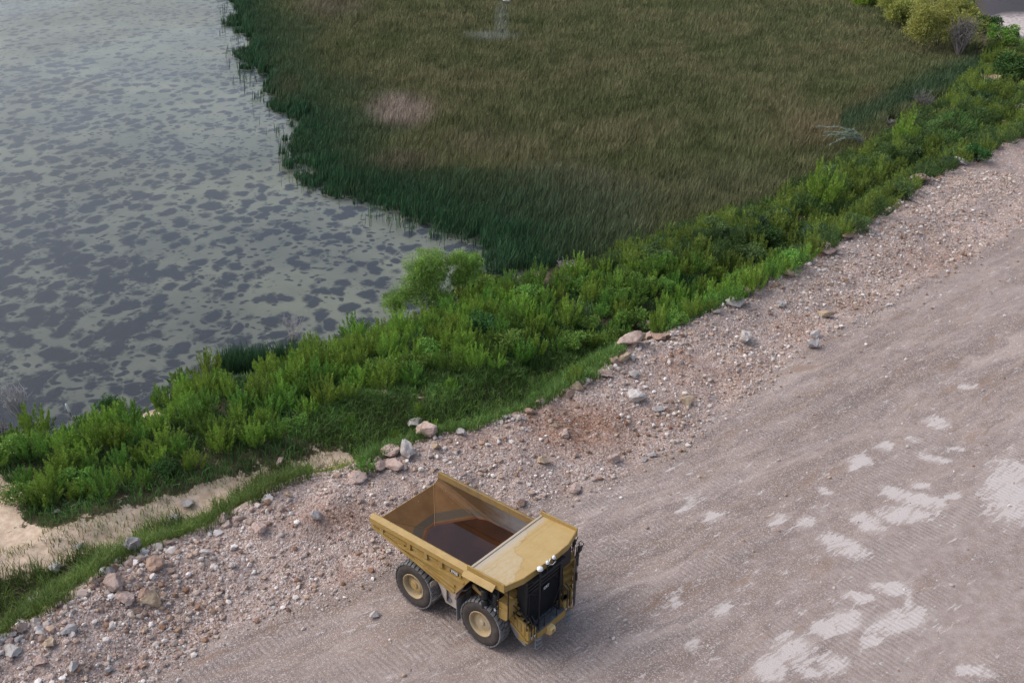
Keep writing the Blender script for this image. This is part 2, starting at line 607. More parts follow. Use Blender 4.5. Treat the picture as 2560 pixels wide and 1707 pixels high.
def ground_material():
    g = NT("ground_earth")
    co = g.coord()
    uv = g.n("UVMap", uv_map="along").outputs[0]
    rub, road, snd, wh, bed, asp, pal, brn, green = [g.attr(k) for k in ("rubble", "road", "sand", "white", "bed", "asphalt", "pale", "brown", "green")]
    big = g.noise(co, 0.22, 4, 0.6)
    med = g.noise(co, 1.3, 5, 0.65)
    fine = g.noise(co, 9.0, 5, 0.7)
    # crushed limestone: every stone its own tone
    c1 = g.voro(co, 7.0, "Color")
    c2 = g.voro(co, 18.0, "Color")
    s1 = g.n("SeparateColor"); g.link(c1, s1.inputs[0])
    s2 = g.n("SeparateColor"); g.link(c2, s2.inputs[0])
    tone = [(0.0, (0.26, 0.18, 0.15)), (0.3, (0.35, 0.265, 0.23)), (0.6, (0.43, 0.36, 0.325)), (0.85, (0.53, 0.47, 0.445)), (1.0, (0.72, 0.69, 0.69))]
    st1 = g.ramp(g.math('POWER', s1.outputs[0], 1.3), tone)
    st2 = g.ramp(g.math('POWER', s2.outputs[0], 1.2), tone)
    stones = g.mix(g.rng(s1.outputs[1], .3, .6, .25, .75), st2, st1)
    stones = g.mix(g.rng(big, .38, .68, 0, .55), stones, (0.34, 0.285, 0.265))
    stones = g.mix(g.math('MULTIPLY', brn, g.rng(med, .3, .6, .5, 1.0)), stones, g.mix(s1.outputs[0], (0.20, 0.10, 0.065), (0.36, 0.24, 0.18)))
    stones = g.mix(g.rng(g.noise(co, 0.5, 3, .6), .58, .72, 0, .55), stones, (0.24, 0.15, 0.108))
    # rolled haul road: streaks along the driving line, faint cleat ripples
    wsc = g.n("VectorMath", operation='SCALE')
    wsub = g.n("VectorMath", operation='SUBTRACT')
    g.link(g.noise(g.mapping(uv, (.08, .25, 1)), 1.0, 4, .6, out="Color"), wsub.inputs[0]); wsub.inputs[1].default_value = (.5, .5, .5)
    g.link(wsub.outputs[0], wsc.inputs[0]); wsc.inputs["Scale"].default_value = 4.0
    wad = g.n("VectorMath", operation='ADD')
    g.link(uv, wad.inputs[0]); g.link(wsc.outputs[0], wad.inputs[1])
    uvw = wad.outputs[0]
    uvs = g.mapping(uvw, (0.05, 0.42, 1))
    streak = g.noise(uvs, 1.0, 5, 0.6)
    uvs2 = g.mapping(uvw, (0.25, 1.7, 1))
    streak2 = g.noise(uvs2, 1.0, 5, 0.65)
    rd = g.ramp(streak, [(0.30, (0.160, 0.127, 0.112)), (0.43, (0.230, 0.185, 0.162)), (0.55, (0.302, 0.250, 0.224)), (0.70, (0.40, 0.345, 0.318))])
    rd = g.mix(g.rng(streak2, .42, .62, 0, .6), rd, (0.150, 0.130, 0.126))
    rd = g.mix(g.rng(med, .52, .72, 0, .55), rd, (0.33, 0.285, 0.262))
    rd = g.mix(g.rng(s2.outputs[0], .35, 1.0, 0, .5), rd, st2)
    rd = g.mix(g.rng(g.noise(uvs, 2.3, 3, .6), .58, .7, 0, .5), rd, (0.25, 0.165, 0.110))
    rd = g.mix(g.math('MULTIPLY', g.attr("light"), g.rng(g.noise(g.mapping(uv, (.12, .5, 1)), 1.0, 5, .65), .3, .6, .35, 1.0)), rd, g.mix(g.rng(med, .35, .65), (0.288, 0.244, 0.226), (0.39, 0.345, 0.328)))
    wv = g.n("TexWave", wave_type='BANDS', bands_direction='X')
    g.link(g.mapping(uv, (1, 0.35, 1)), wv.inputs["Vector"])
    wv.inputs["Scale"].default_value = 0.95
    wv.inputs["Distortion"].default_value = 4.5
    wv.inputs["Detail"].default_value = 2
    ripmask = g.math('MULTIPLY', g.rng(g.noise(g.mapping(uv, (0.05, .38, 1), loc=(3, 7, 0)), 1.0, 4, .6), .48, .60), road)
    ripple = g.math('MULTIPLY', wv.outputs[0], ripmask)
    rd = g.mix(g.math('MULTIPLY', ripple, 0.36), rd, (0.37, 0.335, 0.325))
    col = g.mix(g.rng(g.math('ADD', rub, g.math('MULTIPLY', g.math('SUBTRACT', med, .5), .8)), .3, .7), rd, stones)
    # white slurry stains
    wn = g.math('ADD', wh, g.math('MULTIPLY', g.math('SUBTRACT', g.noise(g.mapping(uv, (.45, 1.7, 1)), 1.0, 8, .72), .5), 4.5))
    wn = g.math('ADD', wn, g.math('MULTIPLY', g.math('SUBTRACT', g.noise(g.mapping(uv, (1.2, 4.6, 1), (0, 0, R(18))), 1.0, 6, .75), .5), 3.6))
    haze_ = g.math('MULTIPLY', g.rng(g.math('ADD', wh, g.math('MULTIPLY', g.math('SUBTRACT', g.noise(g.mapping(uv, (.3, 1.1, 1)), 1.0, 6, .7), .5), 1.6)), .15, .9), .45)
    col = g.mix(haze_, col, (0.50, 0.46, 0.44))
    col = g.mix(g.rng(wn, .47, .86, 0, .88), col, g.mix(fine, (0.46, 0.43, 0.42), (0.59, 0.565, 0.57)))
    # bank side: soil, sand, asphalt, pond bed
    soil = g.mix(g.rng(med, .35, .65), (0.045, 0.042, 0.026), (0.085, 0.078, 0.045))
    scol = g.mix(g.rng(g.noise(co, 2.2, 6, .7), .3, .75), (0.45, 0.35, 0.255), (0.66, 0.56, 0.455))
    scol = g.mix(g.rng(fine, .5, .8, 0, .4), scol, (0.72, 0.62, 0.53))
    gcol = g.mix(g.rng(g.math('ADD', snd, g.math('MULTIPLY', g.math('SUBTRACT', g.noise(co, .9, 7, .74), .5), 3.4)), .36, .56), soil, scol)
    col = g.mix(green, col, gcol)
    col = g.mix(asp, col, g.mix(fine, (0.045, 0.045, 0.052), (0.075, 0.075, 0.085)))
    col = g.mix(g.math('MULTIPLY', pal, g.rng(med, .4, .6, .5, 1)), col, (0.55, 0.51, 0.50))
    col = g.mix(1.0, col, (1.05, 1.0, 0.968), 'MULTIPLY')
    # pond bed: pale marl with dark weed beds
    warp = g.n("VectorMath", operation='ADD')
    nzc = g.n("VectorMath", operation='SCALE')
    g.link(g.noise(co, 0.35, 3, .55, out="Color"), nzc.inputs[0])
    nzc.inputs["Scale"].default_value = 2.6
    g.link(co, warp.inputs[0]); g.link(nzc.outputs[0], warp.inputs[1])
    wvec = g.mapping(warp.outputs[0], (1, 1, 0))
    v1 = g.voro(g.mapping(wvec, (1.15, .80, 1)), 0.50)
    v2 = g.voro(wvec, 1.05)
    cover = g.noise(co, 0.022, 3, .55)
    near = g.attr("weed")
    thr = g.math('ADD', g.rng(cover, .3, .7, .26, .50, False), g.math('MULTIPLY', near, .09))
    jit = g.math('MULTIPLY', g.math('SUBTRACT', g.noise(co, 1.3, 5, .72), .5), .34)
    b1 = g.rng(g.math('SUBTRACT', thr, g.math('ADD', v1, jit)), -.10, .12)
    thr2 = g.math('ADD', g.rng(g.noise(co, 0.05, 3, .6), .35, .7, .14, .44, False), g.math('MULTIPLY', near, .06))
    b2 = g.rng(g.math('SUBTRACT', thr2, g.math('ADD', v2, jit)), -.09, .10)
    b3n = g.noise(g.mapping(co, (1.1, .8, 1)), 0.20, 6, .70)
    b3 = g.rng(g.math('ADD', b3n, g.math('MULTIPLY', near, .085)), .605, .675)
    weed = g.math('MAXIMUM', g.math('MAXIMUM', b1, b2), b3)
    deep = g.rng(g.math('ADD', g.noise(co, .05, 3, .6), g.math('MULTIPLY', near, .25)), .4, .8)
    marl = g.mix(g.rng(g.noise(co, .09, 4, .6), .35, .65), (0.335, 0.325, 0.225), (0.49, 0.465, 0.32))
    marl = g.mix(g.math('MULTIPLY', deep, .45), marl, (0.17, 0.175, 0.165))
    marl = g.mix(g.rng(fine, .4, .7, 0, .3), marl, (0.24, 0.24, 0.19))
    bcol = g.mix(g.math('MULTIPLY', weed, .93), marl, g.mix(med, (0.027, 0.029, 0.044), (0.048, 0.050, 0.068)))
    col = g.mix(bed, col, bcol)
    # relief
    bh = g.math('ADD', g.math('MULTIPLY', g.math('SUBTRACT', 0.6, g.voro(co, 7.0)), g.math('ADD', g.math('MULTIPLY', rub, 1.1), .18)), g.math('MULTIPLY', g.voro(co, 18.0), -.45))
    bh = g.math('ADD', bh, g.math('MULTIPLY', fine, .5))
    bh = g.math('ADD', bh, g.math('MULTIPLY', ripple, .45))
    return g.done(g.pbsdf(col, 0.92, 0, 0.15, g.bump(bh, 0.75, 0.075)))


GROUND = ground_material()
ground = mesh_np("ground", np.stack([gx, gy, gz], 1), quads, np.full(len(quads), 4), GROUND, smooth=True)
me = ground.data
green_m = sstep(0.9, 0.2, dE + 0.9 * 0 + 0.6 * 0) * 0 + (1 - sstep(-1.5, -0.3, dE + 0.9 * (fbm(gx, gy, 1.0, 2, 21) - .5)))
bed_m = 1 - sstep(-0.4, 0.3, dS)
bed_m = bed_m * (dE < -2) * (1 - marsh)
weed_m = np.clip((vy - 60) / 700.0, 0, 1) * np.clip((1250 - vx) / 900.0, 0.15, 1.0) * 1.15 + .35 * np.clip((500 - vx) / 500, 0, 1)
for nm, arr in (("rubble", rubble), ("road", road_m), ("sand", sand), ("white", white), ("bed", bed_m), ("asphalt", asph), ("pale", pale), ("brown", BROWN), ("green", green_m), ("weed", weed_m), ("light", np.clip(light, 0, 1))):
    a = me.attributes.new(nm, 'FLOAT', 'POINT')
    a.data.foreach_set("value", np.asarray(arr, np.float32))
uvl = me.uv_layers.new(name="along")
lv = np.zeros(len(me.loops), np.int32)
me.loops.foreach_get("vertex_index", lv)
ra, rb = np.array(at(450, 1460, 0)), np.array(at(2050, 680, 0))
rdv = (rb - ra) / np.linalg.norm(rb - ra)
ru = (gx - ra[0]) * rdv[0] + (gy - ra[1]) * rdv[1]
rv = (gx - ra[0]) * rdv[1] - (gy - ra[1]) * rdv[0]
uvl.data.foreach_set("uv", np.stack([ru, rv + 0.0009 * (ru - 60) ** 2], 1)[lv].astype(np.float32).ravel())
tag(ground, "quarry ground with gravel haul road, rubble bank and sandy track", kind="structure")


def water_material():
    g = NT("pond_water")
    co = g.coord()
    w1 = g.noise(g.mapping(co, (1, 3.2, 1), (0, 0, R(-28))), 1.5, 3, .55)
    w2 = g.noise(g.mapping(co, (1, 2.4, 1), (0, 0, R(-40))), 5.0, 2, .5)
    calm = g.rng(g.noise(co, .03, 3, .5), .35, .65, .35, 1.0)
    h = g.math('MULTIPLY', g.math('ADD', w1, g.math('MULTIPLY', w2, .35)), calm)
    nm = g.bump(h, 0.42, 0.10)
    fr = g.n("Fresnel"); fr.inputs["IOR"].default_value = 1.33
    g.link(nm, fr.inputs["Normal"])
    tr = g.n("BsdfTransparent"); tr.inputs["Color"].default_value = (0.80, 0.85, 0.87, 1)
    gl = g.n("BsdfGlossy"); gl.inputs["Roughness"].default_value = 0.09
    gl.inputs["Color"].default_value = (1, 1, 1, 1)
    g.link(nm, gl.inputs["Normal"])
    m = g.n("MixShader")
    g.link(fr.outputs[0], m.inputs[0]); g.link(tr.outputs[0], m.inputs[1]); g.link(gl.outputs[0], m.inputs[2])
    return g.done(m.outputs[0])


wv_ = [(-600, 40, WATER_Z), (600, 40, WATER_Z), (600, 700, WATER_Z), (-600, 700, WATER_Z)]
water = mesh_np("pond_water", wv_, [[0, 1, 2, 3]], [4], water_material())
tag(water, "shallow grey pond water with dark weed patches showing through", kind="structure")


# ------------------------------------------------------------------ the dump truck (x forward from the rear axle, y to its left)
def yellow_paint():
    g = NT("yellow_paint")
    co = g.coord()
    n1 = g.noise(co, 1.4, 5, .65)
    n2 = g.noise(g.mapping(co, (1, 1, .35)), 5.0, 5, .7)
    c = g.mix(g.rng(n1, .3, .7), (0.315, 0.198, 0.050), (0.38, 0.25, 0.075))
    c = g.mix(g.rng(n2, .47, .75, 0, .6), c, (0.36, 0.29, 0.20))
    return g.done(g.pbsdf(c, g.rng(n2, .3, .7, .42, .65), 0, .4))


def canopy_paint():
    """yellow plate with a dried puddle stain and a scuffed rear edge"""
    g = NT("canopy_paint")
    co = g.coord()
    sep = g.n("SeparateXYZ"); g.link(co, sep.inputs[0])
    X, Y = sep.outputs[0], sep.outputs[1]
    n1 = g.noise(co, 1.1, 5, .65)
    n2 = g.noise(g.mapping(co, (2.2, .8, 1)), 4.0, 6, .72)
    c = g.mix(g.rng(n1, .3, .7), (0.42, 0.285, 0.105), (0.46, 0.325, 0.135))
    c = g.mix(g.rng(n2, .50, .70, 0, .45), c, (0.47, 0.375, 0.225))
    # dried silt, thicker towards the right-hand rear
    f = g.math('ADD', g.math('MULTIPLY', Y, -.33), g.math('MULTIPLY', g.math('SUBTRACT', X, 5.95), -.55))
    f = g.math('ADD', f, g.math('MULTIPLY', g.math('SUBTRACT', g.noise(co, 1.3, 3, .5), .5), 1.1))
    silt = g.rng(f, .42, .50)
    c = g.mix(g.math('MULTIPLY', silt, g.rng(n2, .3, .65, .15, .75)), c, (0.47, 0.40, 0.285))
    rim = g.math('MULTIPLY', g.rng(f, .36, .44), g.rng(f, .52, .44))
    c = g.mix(g.math('MULTIPLY', rim, .45), c, (0.36, 0.23, 0.08))
    edge = g.rng(g.math('ADD', X, g.math('MULTIPLY', g.math('SUBTRACT', n2, .5), .5)), 4.70, 4.42)
    c = g.mix(g.math('MULTIPLY', edge, .55), c, (0.43, 0.40, 0.365))
    return g.done(g.pbsdf(c, g.rng(silt, 0, 1, .45, .6), 0, .4))


def body_inside():
    """worn plate: rust brown, scoured grey up front on the sides, a dark tide band above the water"""
    g = NT("body_inside")
    co = g.coord()
    sep = g.n("SeparateXYZ"); g.link(co, sep.inputs[0])
    X, Y, Z = sep.outputs
    n1 = g.noise(co, 1.0, 5, .65)
    n2 = g.noise(g.mapping(co, (.6, 2.5, 2.5)), 3.0, 6, .7)
    c = g.mix(g.rng(n1, .3, .7), (0.125, 0.060, 0.018), (0.175, 0.088, 0.029))
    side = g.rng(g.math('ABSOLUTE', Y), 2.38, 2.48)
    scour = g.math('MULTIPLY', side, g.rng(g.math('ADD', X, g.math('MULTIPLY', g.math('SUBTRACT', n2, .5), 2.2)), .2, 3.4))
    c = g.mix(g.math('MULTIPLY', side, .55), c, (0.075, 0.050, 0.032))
    c = g.mix(g.math('MULTIPLY', scour, .9), c, g.mix(n2, (0.15, 0.135, 0.13), (0.29, 0.29, 0.31)))
    zz = g.math('ADD', Z, g.math('MULTIPLY', g.math('SUBTRACT', n1, .5), .03))
    band = g.math('MULTIPLY', g.rng(zz, 3.25, 3.27), g.rng(zz, 3.455, 3.425))
    band = g.math('MULTIPLY', band, g.rng(side, .3, .8, 1, .35))
    c = g.mix(g.math('MULTIPLY', band, .93), c, g.mix(n2, (0.055, 0.042, 0.028), (0.085, 0.066, 0.045)))
    wet = g.math('MULTIPLY', g.rng(zz, 3.25, 3.22), g.rng(side, .3, .8, 1, .4))
    c = g.mix(g.math('MULTIPLY', wet, .8), c, (0.10, 0.030, 0.012))
    spots = g.rng(g.voro(co, 2.1), .055, .035)
    c = g.mix(g.math('MULTIPLY', spots, g.math('SUBTRACT', 1.0, side)), c, (0.48, 0.36, 0.17))
    return g.done(g.pbsdf(c, .55, 0, .3))


M_Y = yellow_paint()
M_CAN = canopy_paint()
M_IN = body_inside()
M_BLK = plain("black_paint", (0.012, 0.013, 0.016), .55, 0, .4, (0.03, 0.03, 0.034), .6, 3)
M_GRILLE = plain("radiator_black", (0.010, 0.011, 0.014), .5, 0, .35, (0.022, 0.024, 0.03), .6, 4)
M_DARK = plain("dark_machinery", (0.03, 0.028, 0.026), .7, 0, .3, (0.07, 0.06, 0.05), .6, 3)
M_SIDEW = plain("tyre_sidewall", (0.050, 0.042, 0.038), .8, 0, .25, (0.10, 0.085, 0.076), .8, 1.5)
M_TREAD = plain("tyre_tread_dusty", (0.15, 0.148, 0.153), .9, 0, .2, (0.25, 0.245, 0.245), .9, 3)
M_RIM = plain("rim_dusty_yellow", (0.38, 0.29, 0.16), .7, 0, .3, (0.43, 0.365, 0.29), .9, 1.6)
M_RAIL = plain("rail_dusty_yellow", (0.30, 0.19, 0.06), .7, 0, .3, (0.17, 0.125, 0.085), 1.0, 1.2)
M_TANK = plain("tank_dusty_beige", (0.43, 0.37, 0.31), .75, 0, .25, (0.52, 0.46, 0.43), .8, 2)
M_FLAP = plain("mudflap_grey", (0.19, 0.185, 0.19), .85, 0, .2, (0.30, 0.29, 0.29), .8, 2)
M_WHITE = plain("white_plastic", (0.70, 0.72, 0.74), .35, 0, .5, (0.75, 0.78, 0.8), .3, 4)
M_CHROME = plain("chrome", (0.7, 0.7, 0.7), .25, .8, .5, (0.45, 0.45, 0.45), .6, 4)
M_GLASS = plain("dark_glass", (0.01, 0.012, 0.014), .08, 0, .6)
M_PALEY = plain("pale_yellow_box", (0.72, 0.50, 0.20), .5, 0, .4, (0.75, 0.58, 0.32), .6, 3)
M_RED = plain("red_paint", (0.25, 0.015, 0.03), .5)
M_LADDER = plain("ladder_steel", (0.26, 0.26, 0.27), .7, .1, .3, (0.36, 0.35, 0.35), .7, 4)
M_GREYM = plain("grey_steel_tread", (0.10, 0.105, 0.115), .7, .2, .3, (0.22, 0.22, 0.23), .7, 4)


def murky():
    g = NT("murky_water")
    co = g.coord()
    n = g.noise(co, .8, 3, .5)
    c = g.mix(g.rng(n, .35, .65), (0.024, 0.008, 0.003), (0.040, 0.013, 0.005))
    return g.done(g.pbsdf(c, .03, 0, .5, g.bump(g.noise(co, 2.5, 2, .5), .02, .02)))


truck = empty("dump_truck", (TRUCK_X, TRUCK_Y, 0), TRUCK_A)
tag(truck, "yellow mining dump truck with rusty open body holding dark rainwater, parked on the gravel", "dump truck")


def text_mesh(name, txt, size, mat, parent, M):
    cu = bpy.data.curves.new(name, 'FONT')
    cu.body = txt
    cu.size = size
    cu.extrude = 0.004
    cu.offset = 0.008
    cu.align_x, cu.align_y = 'CENTER', 'CENTER'
    tmp = bpy.data.objects.new(name + "_curve", cu)
    C.objects.link(tmp)
    dg = bpy.context.evaluated_depsgraph_get()
    me = bpy.data.meshes.new_from_object(tmp.evaluated_get(dg))
    bpy.data.objects.remove(tmp)
    bpy.data.curves.remove(cu)
    me.transform(M)
    me.materials.clear()
    me.materials.append(mat)
    o = bpy.data.objects.new(name, me)
    C.objects.link(o)
    o.parent = parent
    return o


# --- wheels
RT = 1.345


def tyre_mesh():
    b = MB()
    w = 0.37
    prof = [(0.70, -w + .05), (0.80, -w - .005), (1.00, -w - .035), (1.16, -w - .02), (1.245, -w + .035), (1.27, -w + .10),
            (1.28, 0), (1.27, w - .10), (1.245, w - .035), (1.16, w + .02), (1.00, w + .035), (0.80, w + .005), (0.70, w - .05)]
    b.lathe(prof, 56, (0, 0, 0), 'y', 0, False)
    # dusty tread band and its lugs
    N = 30
    for k in range(N):
        for side in (-1, 1):
            a0 = 2 * math.pi * (k + (0.25 if side > 0 else -0.25)) / N
            M = Matrix.Rotation(-a0, 4, 'Y')
            sw = R(14) * side
            for (ya, yb, wd) in ((.02, .20, .20), (.225, w + .012, .215)):
                vs = []
                for (yy, rr) in ((ya, 1.262), (yb, 1.262), (ya, RT), (yb, RT - (.028 if yb > .3 else 0))):
                    off = math.tan(sw) * yy * .9
                    for t in (-.5, .5):
                        ww = wd * (1.06 if rr < 1.28 else .94)
                        vs.append(M @ Vector((rr, side * yy, t * ww + off)))
                b.add(vs, [(0, 1, 3, 2), (4, 6, 7, 5), (0, 4, 5, 1), (2, 3, 7, 6), (0, 2, 6, 4), (1, 5, 7, 3)], 1)
    return b


def rim_mesh(deep):
    b = MB()
    w = .37
    d = .30 if deep else .20
    prof = [(0.735, w - .06), (0.735, w + .005), (0.70, w + .015), (0.655, w - .02), (0.635, w - .08), (0.615, w - d), (0.46, w - d - .02)]
    b.lathe([(r, -t) for r, t in prof], 40, (0, 0, 0), 'y', 0, False)
    if deep:
        p2 = [(0.47, w - d), (0.44, w - d + .10), (0.30, w - d + .13), (0.05, w - d + .13)]
    else:
        p2 = [(0.47, w - d), (0.40, w - d + .02), (0.36, w - d + .02), (0.05, w - d + .03)]
    b.lathe([(r, -t) for r, t in p2], 32, (0, 0, 0), 'y', 0)
    return b


def hub_mesh(deep):
    b = MB()
    w, d = .37, (.30 if deep else .20)
    t0 = w - d + (.12 if deep else .02)
    b.lathe([(.40 if deep else .36, -t0 + .015), (.40 if deep else .36, -t0 - .004), (.05, -t0 - .006)], 24, (0, 0, 0), 'y', 0)
    b.lathe([(.20 if deep else .15, -t0 + .02), (.20 if deep else .15, -t0 - .05), (.16 if deep else .11, -t0 - .09), (.03, -t0 - .09)], 20, (0, 0, 0), 'y', 0)
    for k in range(16):
        a = 2 * math.pi * k / 16
        r = .385 if deep else .32
        b.lathe([(.022, -t0 + .02), (.022, -t0 - .028)], 6, (r * math.cos(a), 0, r * math.sin(a)), 'y', 0)
    return b


def valve_mesh(deep):
    b = MB()
    b.tube([(.0, -.37 + .12, .56), (.0, -.37 - .0, .60)], .014, 5)
    return b


def wheel(x, y, side, deep, steer=0.0, proto=None):
    e = empty("wheel", (x, y, 1.325), 0, truck)
    e.rotation_euler = (0, 0, (0 if side < 0 else math.pi) + steer)
    if proto is None:
        ty = tyre_mesh().build("tyre", [M_SIDEW, M_TREAD], e, 40)
        rm = rim_mesh(deep).build("rim", M_RIM, e, 35)
        hb = hub_mesh(deep).build("hub", M_RIM if not deep else M_Y, e, 35)
        vm = valve_mesh(deep).build("valve", M_DARK, e)
    else:
        for ch in proto.children:
            c = ch.copy(); C.objects.link(c); c.parent = e
    return e


wf = wheel(4.56, -2.085, -1, False)
wheel(4.56, 2.085, 1, False, 0, wf)
wr = wheel(0, -2.21, -1, True)
wheel(0, 2.21, 1, True, 0, wr)
for s in (-1, 1):
    wheel(0, s * 1.33, s, True, 0, wr)

# --- chassis
b = MB()
for s in (-1, 1):
    b.prism([(-1.2, 1.25), (2.6, 1.05), (6.6, 1.05), (6.6, 1.6), (4.0, 2.1), (2.4, 1.9), (-1.2, 1.95)], s * .55, s * .95, 'y')
b.box(-1.3, -.9, -.95, .95, 1.3, 1.9)
b.box(2.6, 3.0, -.95, .95, 1.2, 1.9)
b.box(5.4, 6.4, -1.2, 1.2, 1.0, 1.3)
b.build("chassis_frame", M_Y, truck)
b = MB()
b.lathe([(.45, -2.0), (.62, -.9), (.62, .9), (.45, 2.0)], 20, (0, 0, 1.325), 'y')
b.lathe([(.30, -1.8), (.30, 1.8)], 16, (4.56, 0, 1.2), 'y')
b.build("axle", M_DARK, truck, 35)
b = MB()
b.prism([(3.2, 1.5), (6.35, 1.5), (6.35, 3.4), (4.2, 3.3), (3.3, 2.4)], -1.15, 1.15, 'y')
b.build("engine_bay", M_DARK, truck)
# things hung on the right flank
b = MB()
b.prism([(1.38, 2.5), (1.45, 1.25), (1.75, .82), (2.75, .82), (2.9, 1.3), (2.9, 2.5)], -1.95, -1.25, 'y')
ft = b.build("fuel_tank", M_TANK, truck)
b = MB()
b.lathe([(.17, -1.955), (.17, -1.985), (.13, -2.0)], 20, (2.02, 0, 1.15), 'y')
b.box(1.98, 2.07, -2.01, -1.99, 1.05, 1.25)
b.build("cap", M_FLAP, ft, 35)
b = MB()
b.prism([(1.38, 2.5), (1.45, 1.25), (1.75, .82), (2.75, .82), (2.9, 1.3), (2.9, 2.5)], 1.25, 1.95, 'y')
b.build("hydraulic_tank", M_TANK, truck)
for s in (-1, 1):
    b = MB()
    b.plate([(2.93, s * 1.72, 2.55), (2.93, s * 2.45, 2.55), (2.99, s * 2.45, .62), (2.99, s * 1.72, .62)], .03)
    b.plate([(2.93, s * 1.72, 2.55), (2.93, s * 2.45, 2.55), (3.62, s * 2.45, 2.98), (3.62, s * 1.72, 2.98)], .03)
    b.build("mudflap", M_FLAP, truck)
    b = MB()
    b.plate([(1.20, s * 1.0, 2.15), (1.20, s * 2.5, 2.15), (1.32, s * 2.5, 1.0), (1.32, s * 1.0, 1.0)], .04)
    b.plate([(1.33, s * 1.0, 2.15), (1.33, s * 2.1, 2.15), (1.95, s * 2.1, 1.85), (1.95, s * 2.1, 1.1), (1.45, s * 1.0, 1.0)], .03)
    b.build("rock_guard", M_TANK, truck)

# --- body: floor, walls and rails
body = MB()
A = (-.79, 0, 3.08)
Wi, XT, XF = 2.5, -2.83, 3.0


def zf(x, y):
    return 3.08 - .281 * (x + .79) + .189 * abs(y)


for s in (-1, 1):
    Cn = (XT, s * 2.1, 4.05)
    fil = .30
    yb = s * (Wi - fil)
    p_tail = (XT, yb, zf(XT, yb))
    p_front = (XF, yb, zf(XF, yb))
    body.add([A, Cn, p_tail, p_front, (XF, 0, zf(XF, 0))], [(0, 1, 2, 3, 4)], 0)
    # fillet along the wall, then the wall
    prof_t = [(yb, zf(XT, yb)), (s * (Wi - .11), zf(XT, yb) + .10), (s * (Wi - .02), zf(XT, yb) + .28), (s * Wi, 4.62)]
    prof_f = [(yb, zf(XF, yb)), (s * (Wi - .11), zf(XF, yb) + .10), (s * (Wi - .02), zf(XF, yb) + .28), (s * Wi, 4.62)]
    for i in range(3):
        xf0 = XF + (prof_f[i][1] - zf(XF, 0)) / 2.7 * 1.2
        xf1 = XF + (prof_f[i + 1][1] - zf(XF, 0)) / 2.7 * 1.2
        body.add([(XT, *prof_t[i]), (XT, *prof_t[i + 1]), (xf1, *prof_f[i + 1]), (xf0, *prof_f[i])], [(0, 1, 2, 3)], 0)
body.add([A, (XT, -2.1, 4.05), (XT, 2.1, 4.05)], [(0, 1, 2)], 0)
body.add([(XF, -2.5, 2.35), (XF, 2.5, 2.35), (XF, 0, 2.0)], [(0, 1, 2)], 0)
body.plate([(XF - .05, -2.5, 2.0), (XF - .05, 2.5, 2.0), (4.22, 2.5, 4.82), (4.22, -2.5, 4.82)], .10, 0)
# outer skin
for s in (-1, 1):
    yo = s * 2.60
    out = [(XT, 4.60), (XT, 3.86), (-.5, 3.36), (2.95, 2.52), (3.72, 3.66), (4.2, 4.60)]
    body.prism(out, s * 2.575, yo, 'y', 1)
for s in (-1, 1):
    body.add([(XT, s * 2.57, 3.86), (XT, 0, 3.86), (-.8, 0, 2.93), (-.5, s * 2.57, 3.34)], [(0, 1, 2), (0, 2, 3)], 1)
    body.add([(-.5, s * 2.57, 3.34), (-.8, 0, 2.93), (2.95, 0, 1.90), (2.95, s * 2.57, 2.5)], [(0, 1, 2), (0, 2, 3)], 1)
# tail edge: lip following the floor and the side walls
tail = [(-2.6, 4.6), (-2.6, 3.86), (2.6, 3.86), (2.6, 4.6), (2.5, 4.6), (2.48, 4.36), (2.39, 4.2), (2.2, 4.075), (2.1, 4.05), (-2.1, 4.05), (-2.2, 4.075), (-2.39, 4.2), (-2.48, 4.36), (-2.5, 4.6)]
body.prism(tail, XT - .03, XT, 'x', 1)
bo = body.build("dump_body", [M_IN, M_Y], truck)
